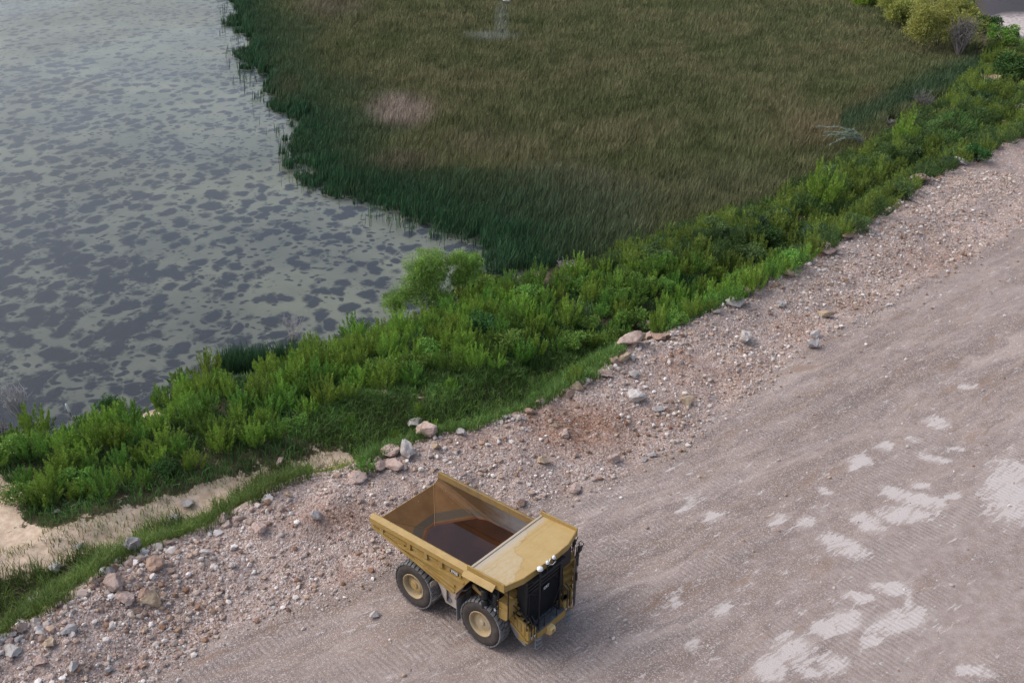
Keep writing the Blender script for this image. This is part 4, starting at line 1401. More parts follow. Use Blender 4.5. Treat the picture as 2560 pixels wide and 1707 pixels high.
G_RIM = "rocks along the top of the gravel bank"
G_RUB = "rocks lying on the rubble slope"
G_TRK = "rocks by the sandy track"
BIG = [  # px, py, pixel size, stone, height factor, label, group
    (1447, 792, 46, "pink", 1.1, "largest pinkish block on the bank rim, jutting into the green shrubs", G_RIM),
    (1413, 802, 34, "pink", 1.0, "mottled grey-pink rock left of the largest block on the bank rim", G_RIM),
    (1432, 832, 30, "tan", 1.2, "greenish tan upright rock just below the largest rim block", G_RIM),
    (1410, 836, 24, "brown", 1.3, "narrow rust brown rock below the grey-pink rim rock", G_RIM),
    (1452, 826, 20, "white", .9, "small white stone on the rim under the largest block", G_RIM),
    (1478, 778, 24, "tan", 1.0, "small tan rock right beside the largest rim block", G_RIM),
    (1492, 778, 26, "pink", 1.1, "rounded pink rock between the largest rim block and the flat slab", G_RIM),
    (1518, 779, 38, "brown", .6, "flat brown slab on the rim at the foot of the shrubs", G_RIM),
    (1488, 752, 36, "pink", .7, "flat pink rock half buried in shrubs behind the rim blocks", G_RIM),
    (985, 1003, 54, "pink", 1.0, "big pale pink boulder standing in grass behind the truck", G_RIM),
    (958, 976, 40, "white", .75, "white-topped rock in the grass left of the big pink boulder", G_RIM),
    (1000, 1030, 22, "tan", 1.0, "small tan rock at the foot of the big pink boulder", G_RIM),
    (936, 1038, 48, "white", .9, "cracked pale boulder at the rim behind the truck tail", G_RIM),
    (892, 1042, 44, "pink", .7, "low pale pink boulder at the rim next to the round green bush", G_RIM),
    (908, 1078, 52, "pink", .6, "long flat pink boulder just behind the raised truck body tail", G_RIM),
    (868, 1080, 36, "pink", .7, "flat pinkish boulder below the round green bush", G_RIM),
    (820, 1098, 40, "pink", .5, "half buried pale slab on the rim left of the round bush", G_RIM),
    (312, 1268, 42, "grey", 1.9, "tall grey standing rock at the rim above the sandy track", G_RIM),
    (354, 1302, 52, "brown", .9, "rust orange boulder below the tall grey standing rock", G_RIM),
    (354, 1388, 48, "tan", 1.3, "yellowish upright boulder on the slope at lower left", G_RUB),
    (332, 1366, 36, "brown", .8, "brown rock wedged behind the yellowish upright boulder", G_RUB),
    (318, 1408, 24, "brown", .9, "small brown rock at the foot of the yellowish boulder", G_RUB),
    (262, 1352, 58, "pink", .8, "broad pale pink boulder on the rim at lower left", G_RIM),
    (285, 1378, 40, "pink", .7, "pinkish boulder just below the broad pale rim boulder", G_RIM),
    (75, 1392, 50, "grey", .8, "grey boulder at the rim by the lower left grass", G_RIM),
    (112, 1382, 34, "white", .8, "pale boulder right of the grey rim boulder at lower left", G_RIM),
    (48, 1450, 46, "pink", .7, "weathered pink boulder at the lower left end of the rim", G_RIM),
    (118, 1480, 40, "tan", .8, "pale orange round boulder on the lower left slope", G_RUB),
    (160, 1450, 34, "grey", .8, "grey-pink boulder above the pale orange round one", G_RUB),
    (30, 1500, 44, "white", .6, "pale slab-like boulder at the lower left frame edge", G_RUB),
    (95, 1520, 38, "pink", .7, "pink rock below the pale orange round boulder", G_RUB),
    (512, 1198, 26, "pink", 1.2, "small upright pink rock on the rim above the truck's left rubble", G_RIM),
    (545, 1196, 24, "pink", .8, "small pink rock beside the upright one on the rim", G_RIM),
    (385, 1250, 34, "pink", .6, "flat brownish pink rock on the rim right of the standing rock", G_RIM),
    (600, 1222, 40, "pink", .8, "knobbly pink rock on the rubble slope below the rim", G_RUB),
    (728, 1192, 26, "white", 1.3, "bright white upright stone on the rubble left of the truck", G_RUB),
    (535, 1303, 20, "white", 1.0, "small white stone left of the truck's rear wheel", G_RUB),
    (860, 1415, 26, "white", .6, "white flat stone on the road left of the front wheel", G_RUB),
    (253, 1543, 30, "white", .8, "white stone near the bottom edge at lower left", G_RUB),
    (168, 1535, 30, "white", .9, "whitish block near the lower left corner", G_RUB),
    (1466, 922, 42, "white", 1.0, "large white rock in the middle of the rubble slope", G_RUB),
    (1455, 864, 30, "white", .6, "flat white stone just below the rim blocks", G_RUB),
    (1508, 943, 26, "white", .5, "white flat stone right of the large white rock", G_RUB),
    (1580, 926, 30, "tan", .9, "pale yellow rock on the rubble right of the white rock", G_RUB),
    (1712, 783, 36, "white", 1.1, "off-white pointed rock on the rubble below the shrubs", G_RUB),
    (1868, 775, 24, "white", 1.2, "white stone at the foot of the rubble slope", G_RUB),
    (1862, 798, 30, "grey", 1.1, "grey rock below the white stone at the rubble foot", G_RUB),
    (1892, 728, 30, "tan", .8, "beige rock right of the grey one on the rubble", G_RUB),
    (1790, 703, 18, "white", 1.1, "small clean white stone high on the right rubble slope", G_RUB),
    (1322, 1131, 34, "pink", .8, "pinkish rock lying alone right of the truck body", G_RUB),
    (1405, 1060, 32, "pink", 1.0, "pink and white rock on the brown rubble above the truck", G_RUB),
    (1245, 1065, 28, "tan", .9, "tan rock on the rubble right behind the truck body", G_RUB),
    (1298, 1000, 24, "pink", .6, "flat pink stone on the brown rubble patch", G_RUB),
    (1198, 1160, 26, "brown", .8, "brown rock beside the far rail of the truck body", G_RUB),
    (1500, 1048, 18, "white", .9, "small white stone on grey rubble above the road", G_RUB),
    (2108, 421, 38, "pink", .9, "pink boulder on the rim at the far shrubs", G_RIM),
    (1905, 578, 42, "pink", .7, "long pinkish slab on the rim by the bright shrubs", G_RIM),
    (1948, 548, 30, "brown", .8, "reddish rock on the rim right of the long slab", G_RIM),
    (1808, 632, 32, "tan", .8, "lichen-tan rock at the rim under the shrubs", G_RIM),
    (1710, 673, 28, "brown", .9, "red-brown rock at the rim in front of dark shrubs", G_RIM),
    (1682, 700, 46, "white", .6, "long whitish slab on the rim at the shrub foot", G_RIM),
    (1648, 722, 24, "grey", .9, "grey stone left of the long whitish slab", G_RIM),
    (1395, 864, 26, "pink", .8, "pinkish rim rock below the greenish tan one", G_RIM),
    (1325, 893, 28, "tan", .9, "tan rock on the rim in the grass edge", G_RIM),
    (1308, 908, 24, "brown", .8, "brownish rock just below the tan rim rock", G_RIM),
    (1245, 928, 24, "pink", .7, "pale pink rock on the rim in short grass", G_RIM),
    (1348, 880, 20, "white", .9, "white stone peeking from grass at the rim", G_RIM),
    (1218, 948, 26, "brown", .7, "rusty rock on the rim above the brown rubble", G_RIM),
    (642, 1072, 24, "pink", 1.2, "reddish block standing alone at the edge of the sandy track", G_TRK),
    (730, 1072, 14, "pink", 1.0, "small pink stone on the sand near the round bush", G_TRK),
    (433, 1160, 42, "white", .5, "whitish flat rock on the sandy track", G_TRK),
    (397, 1197, 38, "white", .7, "whitish rock at the edge of the lower grass", G_TRK),
    (180, 1258, 26, "white", .6, "pale stone on the sand above the lower grass", G_TRK),
    (125, 1310, 40, "white", .9, "white-capped rock in the lower left grass", G_TRK),
    (250, 1315, 36, "grey", .6, "grey-green rock sunk in the lower left grass", G_TRK),
    (90, 1368, 22, "white", .9, "small pale rock in grass above the grey rim boulder", G_TRK),
    (125, 1178, 20, "white", .6, "pale stone at the foot of the tall grass by the track", G_TRK),
    (1160, 962, 16, "white", .9, "small white stone in the grass behind the brown rubble", G_TRK),
    (1062, 1000, 20, "grey", 1.3, "thin grey stone standing in grass at the rim", G_RIM),
    (2270, 193, 46, "tan", .8, "orange sandstone boulder among the far green bushes", G_TRK),
    (2240, 205, 24, "tan", .6, "pale tan rock left of the orange boulder", G_TRK),
    (2302, 288, 24, "pink", .9, "pinkish rock in the far shrubs near the rim", G_TRK),
    (2340, 255, 28, "white", .8, "white rock among far shrubs at the right edge", G_TRK),
    (2222, 325, 20, "tan", .7, "tan rock in the low shrubs near the far rim", G_TRK),
    (2200, 378, 30, "white", .9, "whitish rock by the dark bush on the far rim", G_RIM),
]
for (px, py, sz, mk, zs, lab, grp) in BIG:
    x, y, z = drop(px, py)
    rock(x, y, sz / dist_scale(x, y, z) * (.95 if px < 520 else 1.12), mk, lab, grp, zs=zs, name="boulder" if sz > 33 else "rock")
nrock = len(BIG)
# the unnamed rocks of the rim and of the slope, nothing tells them apart
edge_len = np.cumsum([0] + [np.linalg.norm(EDGE[i + 1] - EDGE[i]) for i in range(len(EDGE) - 1)])


def edge_at(s):
    i = int(np.clip(np.searchsorted(edge_len, s) - 1, 0, len(EDGE) - 2))
    t = (s - edge_len[i]) / (edge_len[i + 1] - edge_len[i])
    p = EDGE[i] + (EDGE[i + 1] - EDGE[i]) * t
    e = (EDGE[i + 1] - EDGE[i])
    e = e / np.linalg.norm(e)
    return p, np.array([e[1], -e[0]])


def in_frame(x, y, z, m=0):
    a, b = to_px(x, y, z)
    return -m < a < 2352 + m and -m < b < 1568 + m


sp = np.array([to_px(*edge_at(s)[0], CREST_Z)[0] for s in np.linspace(0, edge_len[-1], 400)])
s_lo, s_hi = np.linspace(0, edge_len[-1], 400)[(sp > 0) & (sp < 2352)][[0, -1]]
kinds = ["pink", "pink", "white", "tan", "white", "pink", "pink", "grey", "brown"]
k = 0
while k < 135:
    u = random.random()
    p, q = edge_at(s_lo + (s_hi - s_lo) * u ** 1.25)
    off = random.gauss(.15, .38)
    x, y = p + q * off
    mk = random.choice(kinds)
    size = min(.6, .20 * random.paretovariate(2.6))
    rock(x, y, size, mk, {"pink": "pinkish limestone rock lining the crest of the gravel bank", "white": "off-white limestone rock lining the crest of the gravel bank",
                          "tan": "tan rock lining the crest of the gravel bank", "grey": "grey rock lining the crest of the gravel bank",
                          "brown": "rusty brown rock lining the crest of the gravel bank"}[mk] + " between larger blocks", G_RIM, zs=random.uniform(.7, 1.2), sink=.35)
    k += 1
k = 0
while k < 70:
    px, py = random.uniform(0, 2352), random.uniform(350, 1568)
    x, y, z = drop(px, py)
    h_, dE_, dT_, _, _ = land(np.array([x]), np.array([y]))
    if dE_[0] < .4 or dT_[0] > .8 or inside(np.array([px]), np.array([py]), [(835, 1180), (1020, 1070), (1330, 1200), (1350, 1450), (1200, 1500), (900, 1400)])[0]:
        continue
    mk = random.choice(["white", "pink", "white", "tan", "pink", "pink", "brown"])
    rock(x, y, min(.45, .15 * random.paretovariate(2.8)), mk, {"pink": "pinkish stone half sunk in the rubble slope", "white": "whitish stone half sunk in the rubble slope",
                                                               "tan": "tan stone half sunk in the rubble slope", "brown": "rust brown stone half sunk in the rubble slope"}[mk] + " below the bank rim", G_RUB, zs=random.uniform(.7, 1.2), sink=.45)
    k += 1


def scatter_stones(n, name, zone):
    """loose crushed stone, every one a small broken block"""
    V, F, T = [], [], []
    protos = [rock_shape(1, 300 + i, 6) for i in range(10)]
    x = rng.uniform(-42, 70, n * 12)
    y = rng.uniform(30, 118, n * 12)
    h, dE_, dT_, _, _ = land(x, y)
    a, b = to_px(x, y, h)
    vis = (a > -120) & (a < 2470) & (b > 200) & (b < 1660)
    clump = fbm(x, y, 3.0, 3, 31)
    if zone == "slope":
        w = sstep(-.4, .3, dE_) * (1 - sstep(-.6, 2.2, dT_)) * (1 + 1.2 * (a < 520)) * .7 * np.clip(.35 + 1.6 * (clump - .4), .08, 1)
    else:
        w = sstep(-.2, 1.0, dT_) * (.18 + .6 * np.exp(-np.maximum(dT_, 0) / 5.0)) * np.clip(.2 + 2.2 * (clump - .42), .03, 1)
    keep = vis & (rng.uniform(0, 1, n * 12) < w)
    idx = np.nonzero(keep)[0][:n]
    x, y = x[idx], y[idx]
    z = height(x, y)
    m = len(idx)
    size = np.minimum(.026 * (1 + rng.pareto(2.15, m)), .17) if zone == "slope" else np.minimum(.02 * (1 + rng.pareto(2.1, m)), .13)
    size = size * 1.25
    if zone == 'slope':
        size = size * np.where(a[idx] < 520, 1.12, 1.0) * (1 + .6 * np.exp(-np.abs(dE_[idx]) / .8))
    pal = np.array([(0.33, 0.255, 0.22), (0.42, 0.355, 0.325), (0.56, 0.525, 0.51), (0.66, 0.645, 0.65), (0.26, 0.17, 0.13), (0.38, 0.29, 0.235), (0.36, 0.33, 0.315)])
    pw_ = np.array([.24, .24, .21, .10, .06, .08, .07])
    ci = rng.choice(len(pal), m, p=pw_)
    bf = np.clip(brown_field(a[idx], b[idx]) * 1.1 + .9 * (fbm(x, y, 4.0, 3, 33) - .52), 0, .9)
    bp = np.array([(0.21, 0.125, 0.085), (0.33, 0.24, 0.18), (0.27, 0.175, 0.125), (0.40, 0.32, 0.27)])
    ci2 = rng.integers(0, 4, m)
    col = np.where((rng.uniform(0, 1, m) < bf)[:, None], bp[ci2], pal[ci]) * rng.uniform(.84, 1.16, (m, 1)) * np.array((1.06, 1.01, .95))
    pi = rng.integers(0, 10, m)
    ang = rng.uniform(0, 6.283, m)
    tilt = rng.uniform(-.5, .5, m)
    off = 0
    for p in range(10):
        v, f = protos[p]
        sel = np.nonzero(pi == p)[0]
        if len(sel) == 0:
            continue
        vv = v[None] * size[sel][:, None, None]
        ct, st = np.cos(tilt[sel])[:, None], np.sin(tilt[sel])[:, None]
        X, Y, Zz = vv[..., 0], vv[..., 1], vv[..., 2]
        Y, Zz = ct * Y - st * Zz, st * Y + ct * Zz
        c, s_ = np.cos(ang[sel])[:, None], np.sin(ang[sel])[:, None]
        X, Y = c * X - s_ * Y, s_ * X + c * Y
        W_ = np.stack([X + x[sel][:, None], Y + y[sel][:, None], Zz + (z[sel] + size[sel] * .30)[:, None]], -1)
        k_ = len(v)
        V.append(W_.reshape(-1, 3))
        F.append((f[None] + (np.arange(len(sel)) * k_)[:, None, None] + off).reshape(-1, 3))
        T.append(np.repeat(col[sel], k_, 0))
        off += len(sel) * k_
    V, F, T = np.concatenate(V), np.concatenate(F), np.concatenate(T)
    return mesh_np(name, V, F, np.full(len(F), 3), GRAVEL, tint=T)


gm = NT("gravel_stone")
GRAVEL = gm.done(gm.pbsdf(gm.attr("tint", "Color"), .92, 0, .15))
o = scatter_stones(72000, "rubble_gravel", "slope")
tag(o, "loose crushed limestone covering the slope between bank rim and road", kind="stuff")
o = scatter_stones(9000, "road_gravel", "road")
tag(o, "small loose stones scattered over the rolled gravel haul road", kind="stuff")


# ------------------------------------------------------------------ foliage
def leaves(centers, dirs, L, Wd, tints, jitter=.35, rr=None):
    """pointed leaf blades (quads) at centers along dirs; returns verts, quads, tint per vertex"""
    rr = rr or rng
    n = len(centers)
    d = dirs + rr.normal(size=(n, 3)) * jitter
    d /= np.linalg.norm(d, axis=1, keepdims=True) + 1e-9
    side = np.cross(d, rr.normal(size=(n, 3)))
    side /= np.linalg.norm(side, axis=1, keepdims=True) + 1e-9
    L = np.broadcast_to(L, (n,))[:, None] * rr.uniform(.7, 1.3, (n, 1))
    Wd = np.broadcast_to(Wd, (n,))[:, None]
    p0 = centers - d * L * .5
    p2 = centers + d * L * .5
    pm = centers + d * L * .05
    V = np.stack([p0, pm + side * Wd * .5, p2, pm - side * Wd * .5], 1).reshape(-1, 3)
    Q = (np.arange(n) * 4)[:, None] + np.arange(4)[None]
    return V, Q, np.repeat(tints, 4, 0)


def plume_shrub(seed, nplume=26, height_=1.9, radius=1.0, tone=(1, 1, 1)):
    """upright feathery shrub: many leafy spires on a rounded base"""
    r = np.random.default_rng(seed)
    Vs, Qs, Ts, off = [], [], [], 0
    spires = []
    for i in range(nplume):
        a = r.uniform(0, 6.283)
        q = math.sqrt(r.uniform(0, 1)) * radius
        top = height_ * (1 - .5 * (q / radius) ** 2) * r.uniform(.68, 1.15)
        base = np.array([q * .55 * math.cos(a), q * .55 * math.sin(a), top * .22])
        tip = np.array([q * 1.05 * math.cos(a) + r.normal() * .06, q * 1.05 * math.sin(a) + r.normal() * .06, top])
        spires.append((base, tip))
        n = 84
        t = r.uniform(0, 1, n) ** .75
        ax = base + (tip - base) * t[:, None]
        rad = .175 * (1 - t) ** .75 * (.55 + t) + .02
        an = r.uniform(0, 6.283, n)
        outv = np.stack([np.cos(an), np.sin(an), np.zeros(n)], 1)
        c = ax + outv * (rad * r.uniform(.3, 1.0, n))[:, None]
        d = (tip - base) / np.linalg.norm(tip - base) + outv * .38
        tint = np.array(tone) * r.uniform(.78, 1.22) * np.stack([r.uniform(.85, 1.25, n), np.ones(n), r.uniform(.7, 1.1, n)], 1) * r.uniform(.8, 1.2, (n, 1))
        V, Q, T = leaves(c, d, .165, .042, tint, .25, r)
        Vs.append(V); Qs.append(Q + off); Ts.append(T)
        off += len(V)
    b = MB()
    for base, tip in spires[::3]:
        b.tube([(base[0] * .3, base[1] * .3, -.1), tuple(base), tuple(base + (tip - base) * .6)], .022, 4, taper=.008)
    return np.concatenate(Vs), np.concatenate(Qs), np.concatenate(Ts), b


def round_shrub(seed, height_=1.6, radius=1.1, n=1500, L=.17, Wd=.085, tone=(1, 1, 1), lumps=14):
    """broad-leaved bush: leaf clumps through the volume of an uneven crown"""
    r = np.random.default_rng(seed)
    C_ = []
    for i in range(lumps):
        a = r.uniform(0, 6.283)
        q = math.sqrt(r.uniform(0, 1)) * radius * .85
        C_.append((q * math.cos(a), q * math.sin(a), height_ * r.uniform(.35, .85) * (1 - .35 * (q / radius) ** 2), r.uniform(.26, .46) * radius))
    C_ = np.array(C_)
    pick = r.integers(0, lumps, n)
    u = r.normal(size=(n, 3))
    u /= np.linalg.norm(u, axis=1, keepdims=True)
    rad = C_[pick, 3] * r.uniform(.55, 1.05, n)
    c = C_[pick, :3] + u * rad[:, None] * np.array([1, 1, .85])
    c[:, 2] = np.maximum(c[:, 2], .08)
    lt = r.uniform(.7, 1.3, lumps)[pick]
    tint = np.array(tone) * lt[:, None] * np.stack([r.uniform(.85, 1.2, n), np.ones(n), r.uniform(.7, 1.15, n)], 1)
    V, Q, T = leaves(c, u + np.array([0, 0, .4]), L, Wd, tint, .6, r)
    b = MB()
    for i in range(0, lumps, 2):
        b.tube([(0, 0, -.1), tuple(C_[i, :3] * .55), tuple(C_[i, :3])], .035, 5, taper=.012)
    return V, Q, T, b


BRIGHT = leaf_mat("feathery_leaf", (0.225, 0.360, 0.070), .22)
MID = leaf_mat("shrub_leaf_mid", (0.165, 0.295, 0.064), .22)
DEEP = leaf_mat("shrub_leaf_dark", (0.052, 0.125, 0.036), .22)
YELLOWISH = leaf_mat("yellow_leaf", (0.33, 0.37, 0.11), .12)
WILLOW = leaf_mat("willow_leaf", (0.22, 0.34, 0.085), .1)
GREYGREEN = leaf_mat("grey_green_leaf", (0.22, 0.30, 0.20), .15)
STEM = plain("woody_stem", (0.075, 0.058, 0.042), .9, 0, .1, (0.12, 0.10, 0.08), .6, 4)
DEADW = plain("bleached_dead_wood", (0.36, 0.34, 0.345), .9, 0, .1, (0.46, 0.44, 0.44), .6, 3)
GREYW = plain("grey_dead_wood", (0.17, 0.155, 0.15), .9, 0, .1, (0.24, 0.22, 0.21), .6, 3)


def make_plant(name, data, mat, part="foliage", parent_loc=(0, 0, 0)):
    V, Q, T, b = data
    e = empty(name, parent_loc)
    mesh_np(part, V, Q, np.full(len(Q), 4), mat, tint=T, parent=e)
    b.build("stems", STEM, e)
    return e


PROT = []
for i in range(7):
    PROT.append(("bright", plume_shrub(500 + i, 30, 2.0, 1.05), BRIGHT))
for i in range(5):
    PROT.append(("mid", plume_shrub(530 + i, 30, 1.9, 1.1, (.95, 1, 1)), MID))
for i in range(3):
    PROT.append(("leafy", round_shrub(560 + i, 1.5, 1.15, 1700), MID))
for i in range(2):
    PROT.append(("dark", round_shrub(580 + i, 1.7, 1.2, 1900), DEEP))
plants = [make_plant("shrub", dta, mt) for (_, dta, mt) in PROT]
used = [False] * len(plants)
KIND = [p[0] for p in PROT]


def put_shrub(i, x, y, sc, label, group, hs=1.0, name="shrub"):
    global used
    if not used[i]:
        o = plants[i]
        used[i] = True
    else:
        o = copy_tree(plants[i])
    o.name = name
    z = float(height(np.array([x]), np.array([y]))[0])
    o.location = (x, y, z - .05)
    o.rotation_euler = (0, 0, random.uniform(0, 6.28))
    o.scale = (sc, sc, sc * hs)
    tag(o, label, "shrub", group)
    return o


def pick_kind(*ks):
    return random.choice([i for i, k_ in enumerate(KIND) if k_ in ks])


G_SH = "shrubs of the green belt between pond and gravel bank"
# shrubs that can be told apart, by pixel of the foot, pixel width, kind, label
NAMED = [
    (838, 1082, 66, "mid", "small round bright green bush at the bank rim behind the truck", .75),
    (2245, 372, 62, "dark", "dark glossy bush overhanging the far gravel rim", 1.0),
    (2335, 195, 110, "dark", "dark rounded evergreen bush at the far right edge", 1.0),
    (2300, 98, 70, "leafy", "green bush beside the asphalt at the top right", 1.0),
    (2330, 112, 60, "leafy", "low green bush below the pale gravel at the top right", .8),
    (2265, 78, 60, "dark", "dark green bush at the near end of the asphalt", 1.1),
    (1760, 560, 70, "dark", "dark leafy bush inside the bright shrubs above the rim", 1.0),
    (250, 955, 60, "dark", "dark green bush on the pond edge near the white post", 1.2),
    (90, 1010, 88, "bright", "bright feathery shrub rising against the pond at the far left", 1.35),
    (480, 880, 92, "bright", "broad bright shrub standing highest on the left pond edge", 1.15),
    (420, 905, 88, "mid", "wide dull green shrub left of the tallest pond-edge shrub", 1.05),
    (715, 808, 66, "bright", "bright shrub with a yellow spot by the grey twigs at the pond", 1.0),
    (815, 780, 76, "mid", "dense shrub at the pond edge left of the willow", 1.1),
    (1070, 660, 60, "dark", "dark shrub right of the leaning willow trunk", 1.2),
    (2075, 335, 80, "bright", "bright green shrub at the marsh edge right of the grey-green branches", 1.2),
    (1890, 478, 100, "bright", "largest mound of bright shrub bordering the reeds", 1.35),
]
taken = []
for (px, py, wpx, kd, lab, hs) in NAMED:
    x, y, z = drop(px, py)
    sc = wpx / dist_scale(x, y, z) / 2.3
    put_shrub(pick_kind(kd), x, y, sc, lab, G_SH, hs)
    taken.append((x, y, sc))
BELT_FAR = [(2150, 232), (2240, 170), (2262, 100), (2352, 105), (2500, 130), (2600, 160), (2480, 240)]
BELT = [(-320, 1190), (-200, 1100), (0, 1045), (60, 1025), (180, 1005), (330, 955), (500, 890), (700, 828), (850, 788), (950, 748), (1045, 710), (1100, 668), (1290, 655),
        (1400, 607), (1560, 542), (1700, 508), (1820, 448), (2000, 347), (2150, 232), (2240, 170), (2400, 250), (2600, 160), (2480, 240), (2352, 318), (2280, 350),
        (2140, 412), (2000, 516), (1900, 582), (1800, 634), (1650, 716), (1520, 766), (1400, 800), (1300, 818), (1180, 846), (1000, 872), (850, 905), (760, 935), (650, 1005), (500, 1065), (350, 1120), (150, 1165), (60, 1170), (40, 1110), (-60, 1090), (-200, 1160)]
OPEN = [(340, 962, 60, 22), (780, 975, 40, 12), (900, 915, 80, 14), (975, 872, 50, 10), (600, 840, 60, 22), (560, 875, 50, 20), (2130, 225, 60, 25), (2180, 300, 70, 45)]
cx = rng.uniform(-45, 110, 130000)
cy = rng.uniform(45, 215, 130000)
ch = height(cx, cy)
ca_, cb_ = to_px(cx, cy, ch)
ok = inside(ca_, cb_, BELT) | (inside(ca_, cb_, BELT_FAR) & (rng.uniform(0, 1, len(cx)) < .02))
for (a, b, r1, r2) in OPEN:
    ok &= ~((((ca_ - a) / r1) ** 2 + ((cb_ - b) / r2) ** 2) < 1)
cand = np.stack([cx, cy, ca_, cb_], 1)[ok]
spots = []
cell = {}
MIN_D = 1.34
for (x, y, a, b) in cand:
    if any((x - q[0]) ** 2 + (y - q[1]) ** 2 < (1.0 * q[2]) ** 2 for q in taken):
        continue
    kx, ky = int(x / MIN_D), int(y / MIN_D)
    if any((x - X_) ** 2 + (y - Y_) ** 2 < MIN_D ** 2 for i_ in (-1, 0, 1) for j_ in (-1, 0, 1) for (X_, Y_) in cell.get((kx + i_, ky + j_), [])):
        continue
    cell.setdefault((kx, ky), []).append((x, y))
    spots.append((x, y, a, b))
spots.sort(key=lambda q: math.hypot(q[0], q[1]))
inview = [q for q in spots if -20 < q[2] < 2372 and -20 < q[3] < 1588]
rest = [q for q in spots if not (-20 < q[2] < 2372 and -20 < q[3] < 1588)]
for _ in range(2000):
    i_ = rng.integers(0, len(cx))
    if inside(np.array([ca_[i_]]), np.array([cb_[i_]]), [(700, 985), (1000, 890), (1300, 830), (1400, 812), (1340, 880), (1150, 960), (960, 1020), (860, 1050), (760, 1010)])[0] and all((cx[i_] - q[0]) ** 2 + (cy[i_] - q[1]) ** 2 > 2.2 for q in inview):
        inview.insert(0, (cx[i_], cy[i_], ca_[i_], cb_[i_], .5))
NIND = 300 - len(NAMED)


def shrub_choice(x, y):
    n_ = vnoise(np.array([x / 5.0]), np.array([y / 5.0]), 77)[0]
    r_ = random.random()
    if r_ < .50 + .5 * (n_ - .4):
        return "bright"
    if r_ < .86:
        return "mid"
    return "leafy" if r_ < .985 else "dark"


WHERE = [(520, "belt between pond and sandy track"), (1000, "belt between pond and truck"),
         (1560, "belt by the marsh corner"), (2400, "belt between reeds and far rim")]
for (x, y, a, b, *small) in inview[:NIND]:
    kd = shrub_choice(x, y)
    sc = random.uniform(.72, 1.25) * (random.uniform(.4, .7) if small else 1)
    where = next(w for lim, w in WHERE if a < lim)
    look = {"bright": "bright feathery shrub", "mid": "dull green feathery shrub", "leafy": "broad-leaved green shrub", "dark": "dark leafy shrub"}[kd]
    size_ = "tall" if sc > .98 else "low"
    if small:
        size_, where = "small", "grass behind the bank rim"
    put_shrub(pick_kind(kd), x, y, sc, f"{size_} {look} in the {where}", G_SH, random.uniform(.85, 1.25))
# the shrubs beyond the three hundred nearest: one mass
Vs, Qs, Ts, off = [], [], [], 0
for (x, y, a, b, *small) in inview[NIND:] + rest:
    kd = shrub_choice(x, y)
    i = pick_kind(kd)
    V, Q, T, _ = PROT[i][1]
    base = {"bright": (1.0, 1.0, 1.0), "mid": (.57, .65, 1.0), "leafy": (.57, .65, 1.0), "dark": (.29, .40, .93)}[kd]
    sc, an = random.uniform(.75, 1.3), random.uniform(0, 6.28)
    n4 = len(V) // 4
    sel = np.arange(n4)[::2] if math.hypot(x, y) > 105 else np.arange(n4)
    vv = V.reshape(n4, 4, 3)[sel]
    grow = 1.3 if len(sel) < n4 else 1.0
    ctr = vv.mean(1, keepdims=True)
    vv = (ctr + (vv - ctr) * grow).reshape(-1, 3) * sc
    c, s_ = math.cos(an), math.sin(an)
    z = float(height(np.array([x]), np.array([y]))[0])
    W_ = np.stack([vv[:, 0] * c - vv[:, 1] * s_ + x, vv[:, 0] * s_ + vv[:, 1] * c + y, vv[:, 2] + z - .05], 1)
    Vs.append(W_)
    Qs.append(np.arange(len(W_)).reshape(-1, 4) + off)
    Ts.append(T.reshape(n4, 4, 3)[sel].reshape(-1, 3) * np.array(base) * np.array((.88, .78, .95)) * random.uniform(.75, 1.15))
    off += len(W_)
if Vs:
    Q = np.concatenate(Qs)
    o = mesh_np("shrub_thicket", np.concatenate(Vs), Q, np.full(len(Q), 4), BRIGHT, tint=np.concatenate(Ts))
    tag(o, "far mass of green shrubs along the bank beside the marsh", kind="stuff")
for i, u_ in enumerate(used):
    if not u_:
        for ch_ in list(plants[i].children):
            bpy.data.objects.remove(ch_)
        bpy.data.objects.remove(plants[i])
print("shrubs", len(inview), len(rest), "rocks", nrock + 205)


# --- grass and reeds: blades
def blades(x, y, z, Hh, Wd, lean, az, tints):
    """curved blades of two segments; returns verts, faces (quad + quad)"""
    n = len(x)
    base = np.stack([x, y, z], 1)
    dirv = np.stack([np.cos(az), np.sin(az), np.zeros(n)], 1)
    fa = rng.uniform(0, 6.283, n)
    side = np.stack([np.cos(fa), np.sin(fa), np.zeros(n)], 1) * (Wd * .5)[:, None]
    mid = base + np.array([0, 0, 1]) * (Hh * .55)[:, None] + dirv * (lean * Hh * .22)[:, None]
    tip = base + np.array([0, 0, 1]) * (Hh * (1 - .35 * lean))[:, None] + dirv * (lean * Hh * .8)[:, None]
    V = np.stack([base - side, base + side, mid + side * .85, mid - side * .85, tip + side * .15, tip - side * .15], 1).reshape(-1, 3)
    o_ = (np.arange(n) * 6)[:, None]
    F = np.concatenate([o_ + np.array([0, 1, 2, 3]), o_ + np.array([3, 2, 4, 5])], 1).reshape(-1, 4)
    return V, F, np.repeat(tints, 6, 0)


GRASS = leaf_mat("grass_blade", (0.140, 0.215, 0.062), .0, .3)
REED = leaf_mat("reed_blade", (1.72, 1.82, 1.68), .0, .2)


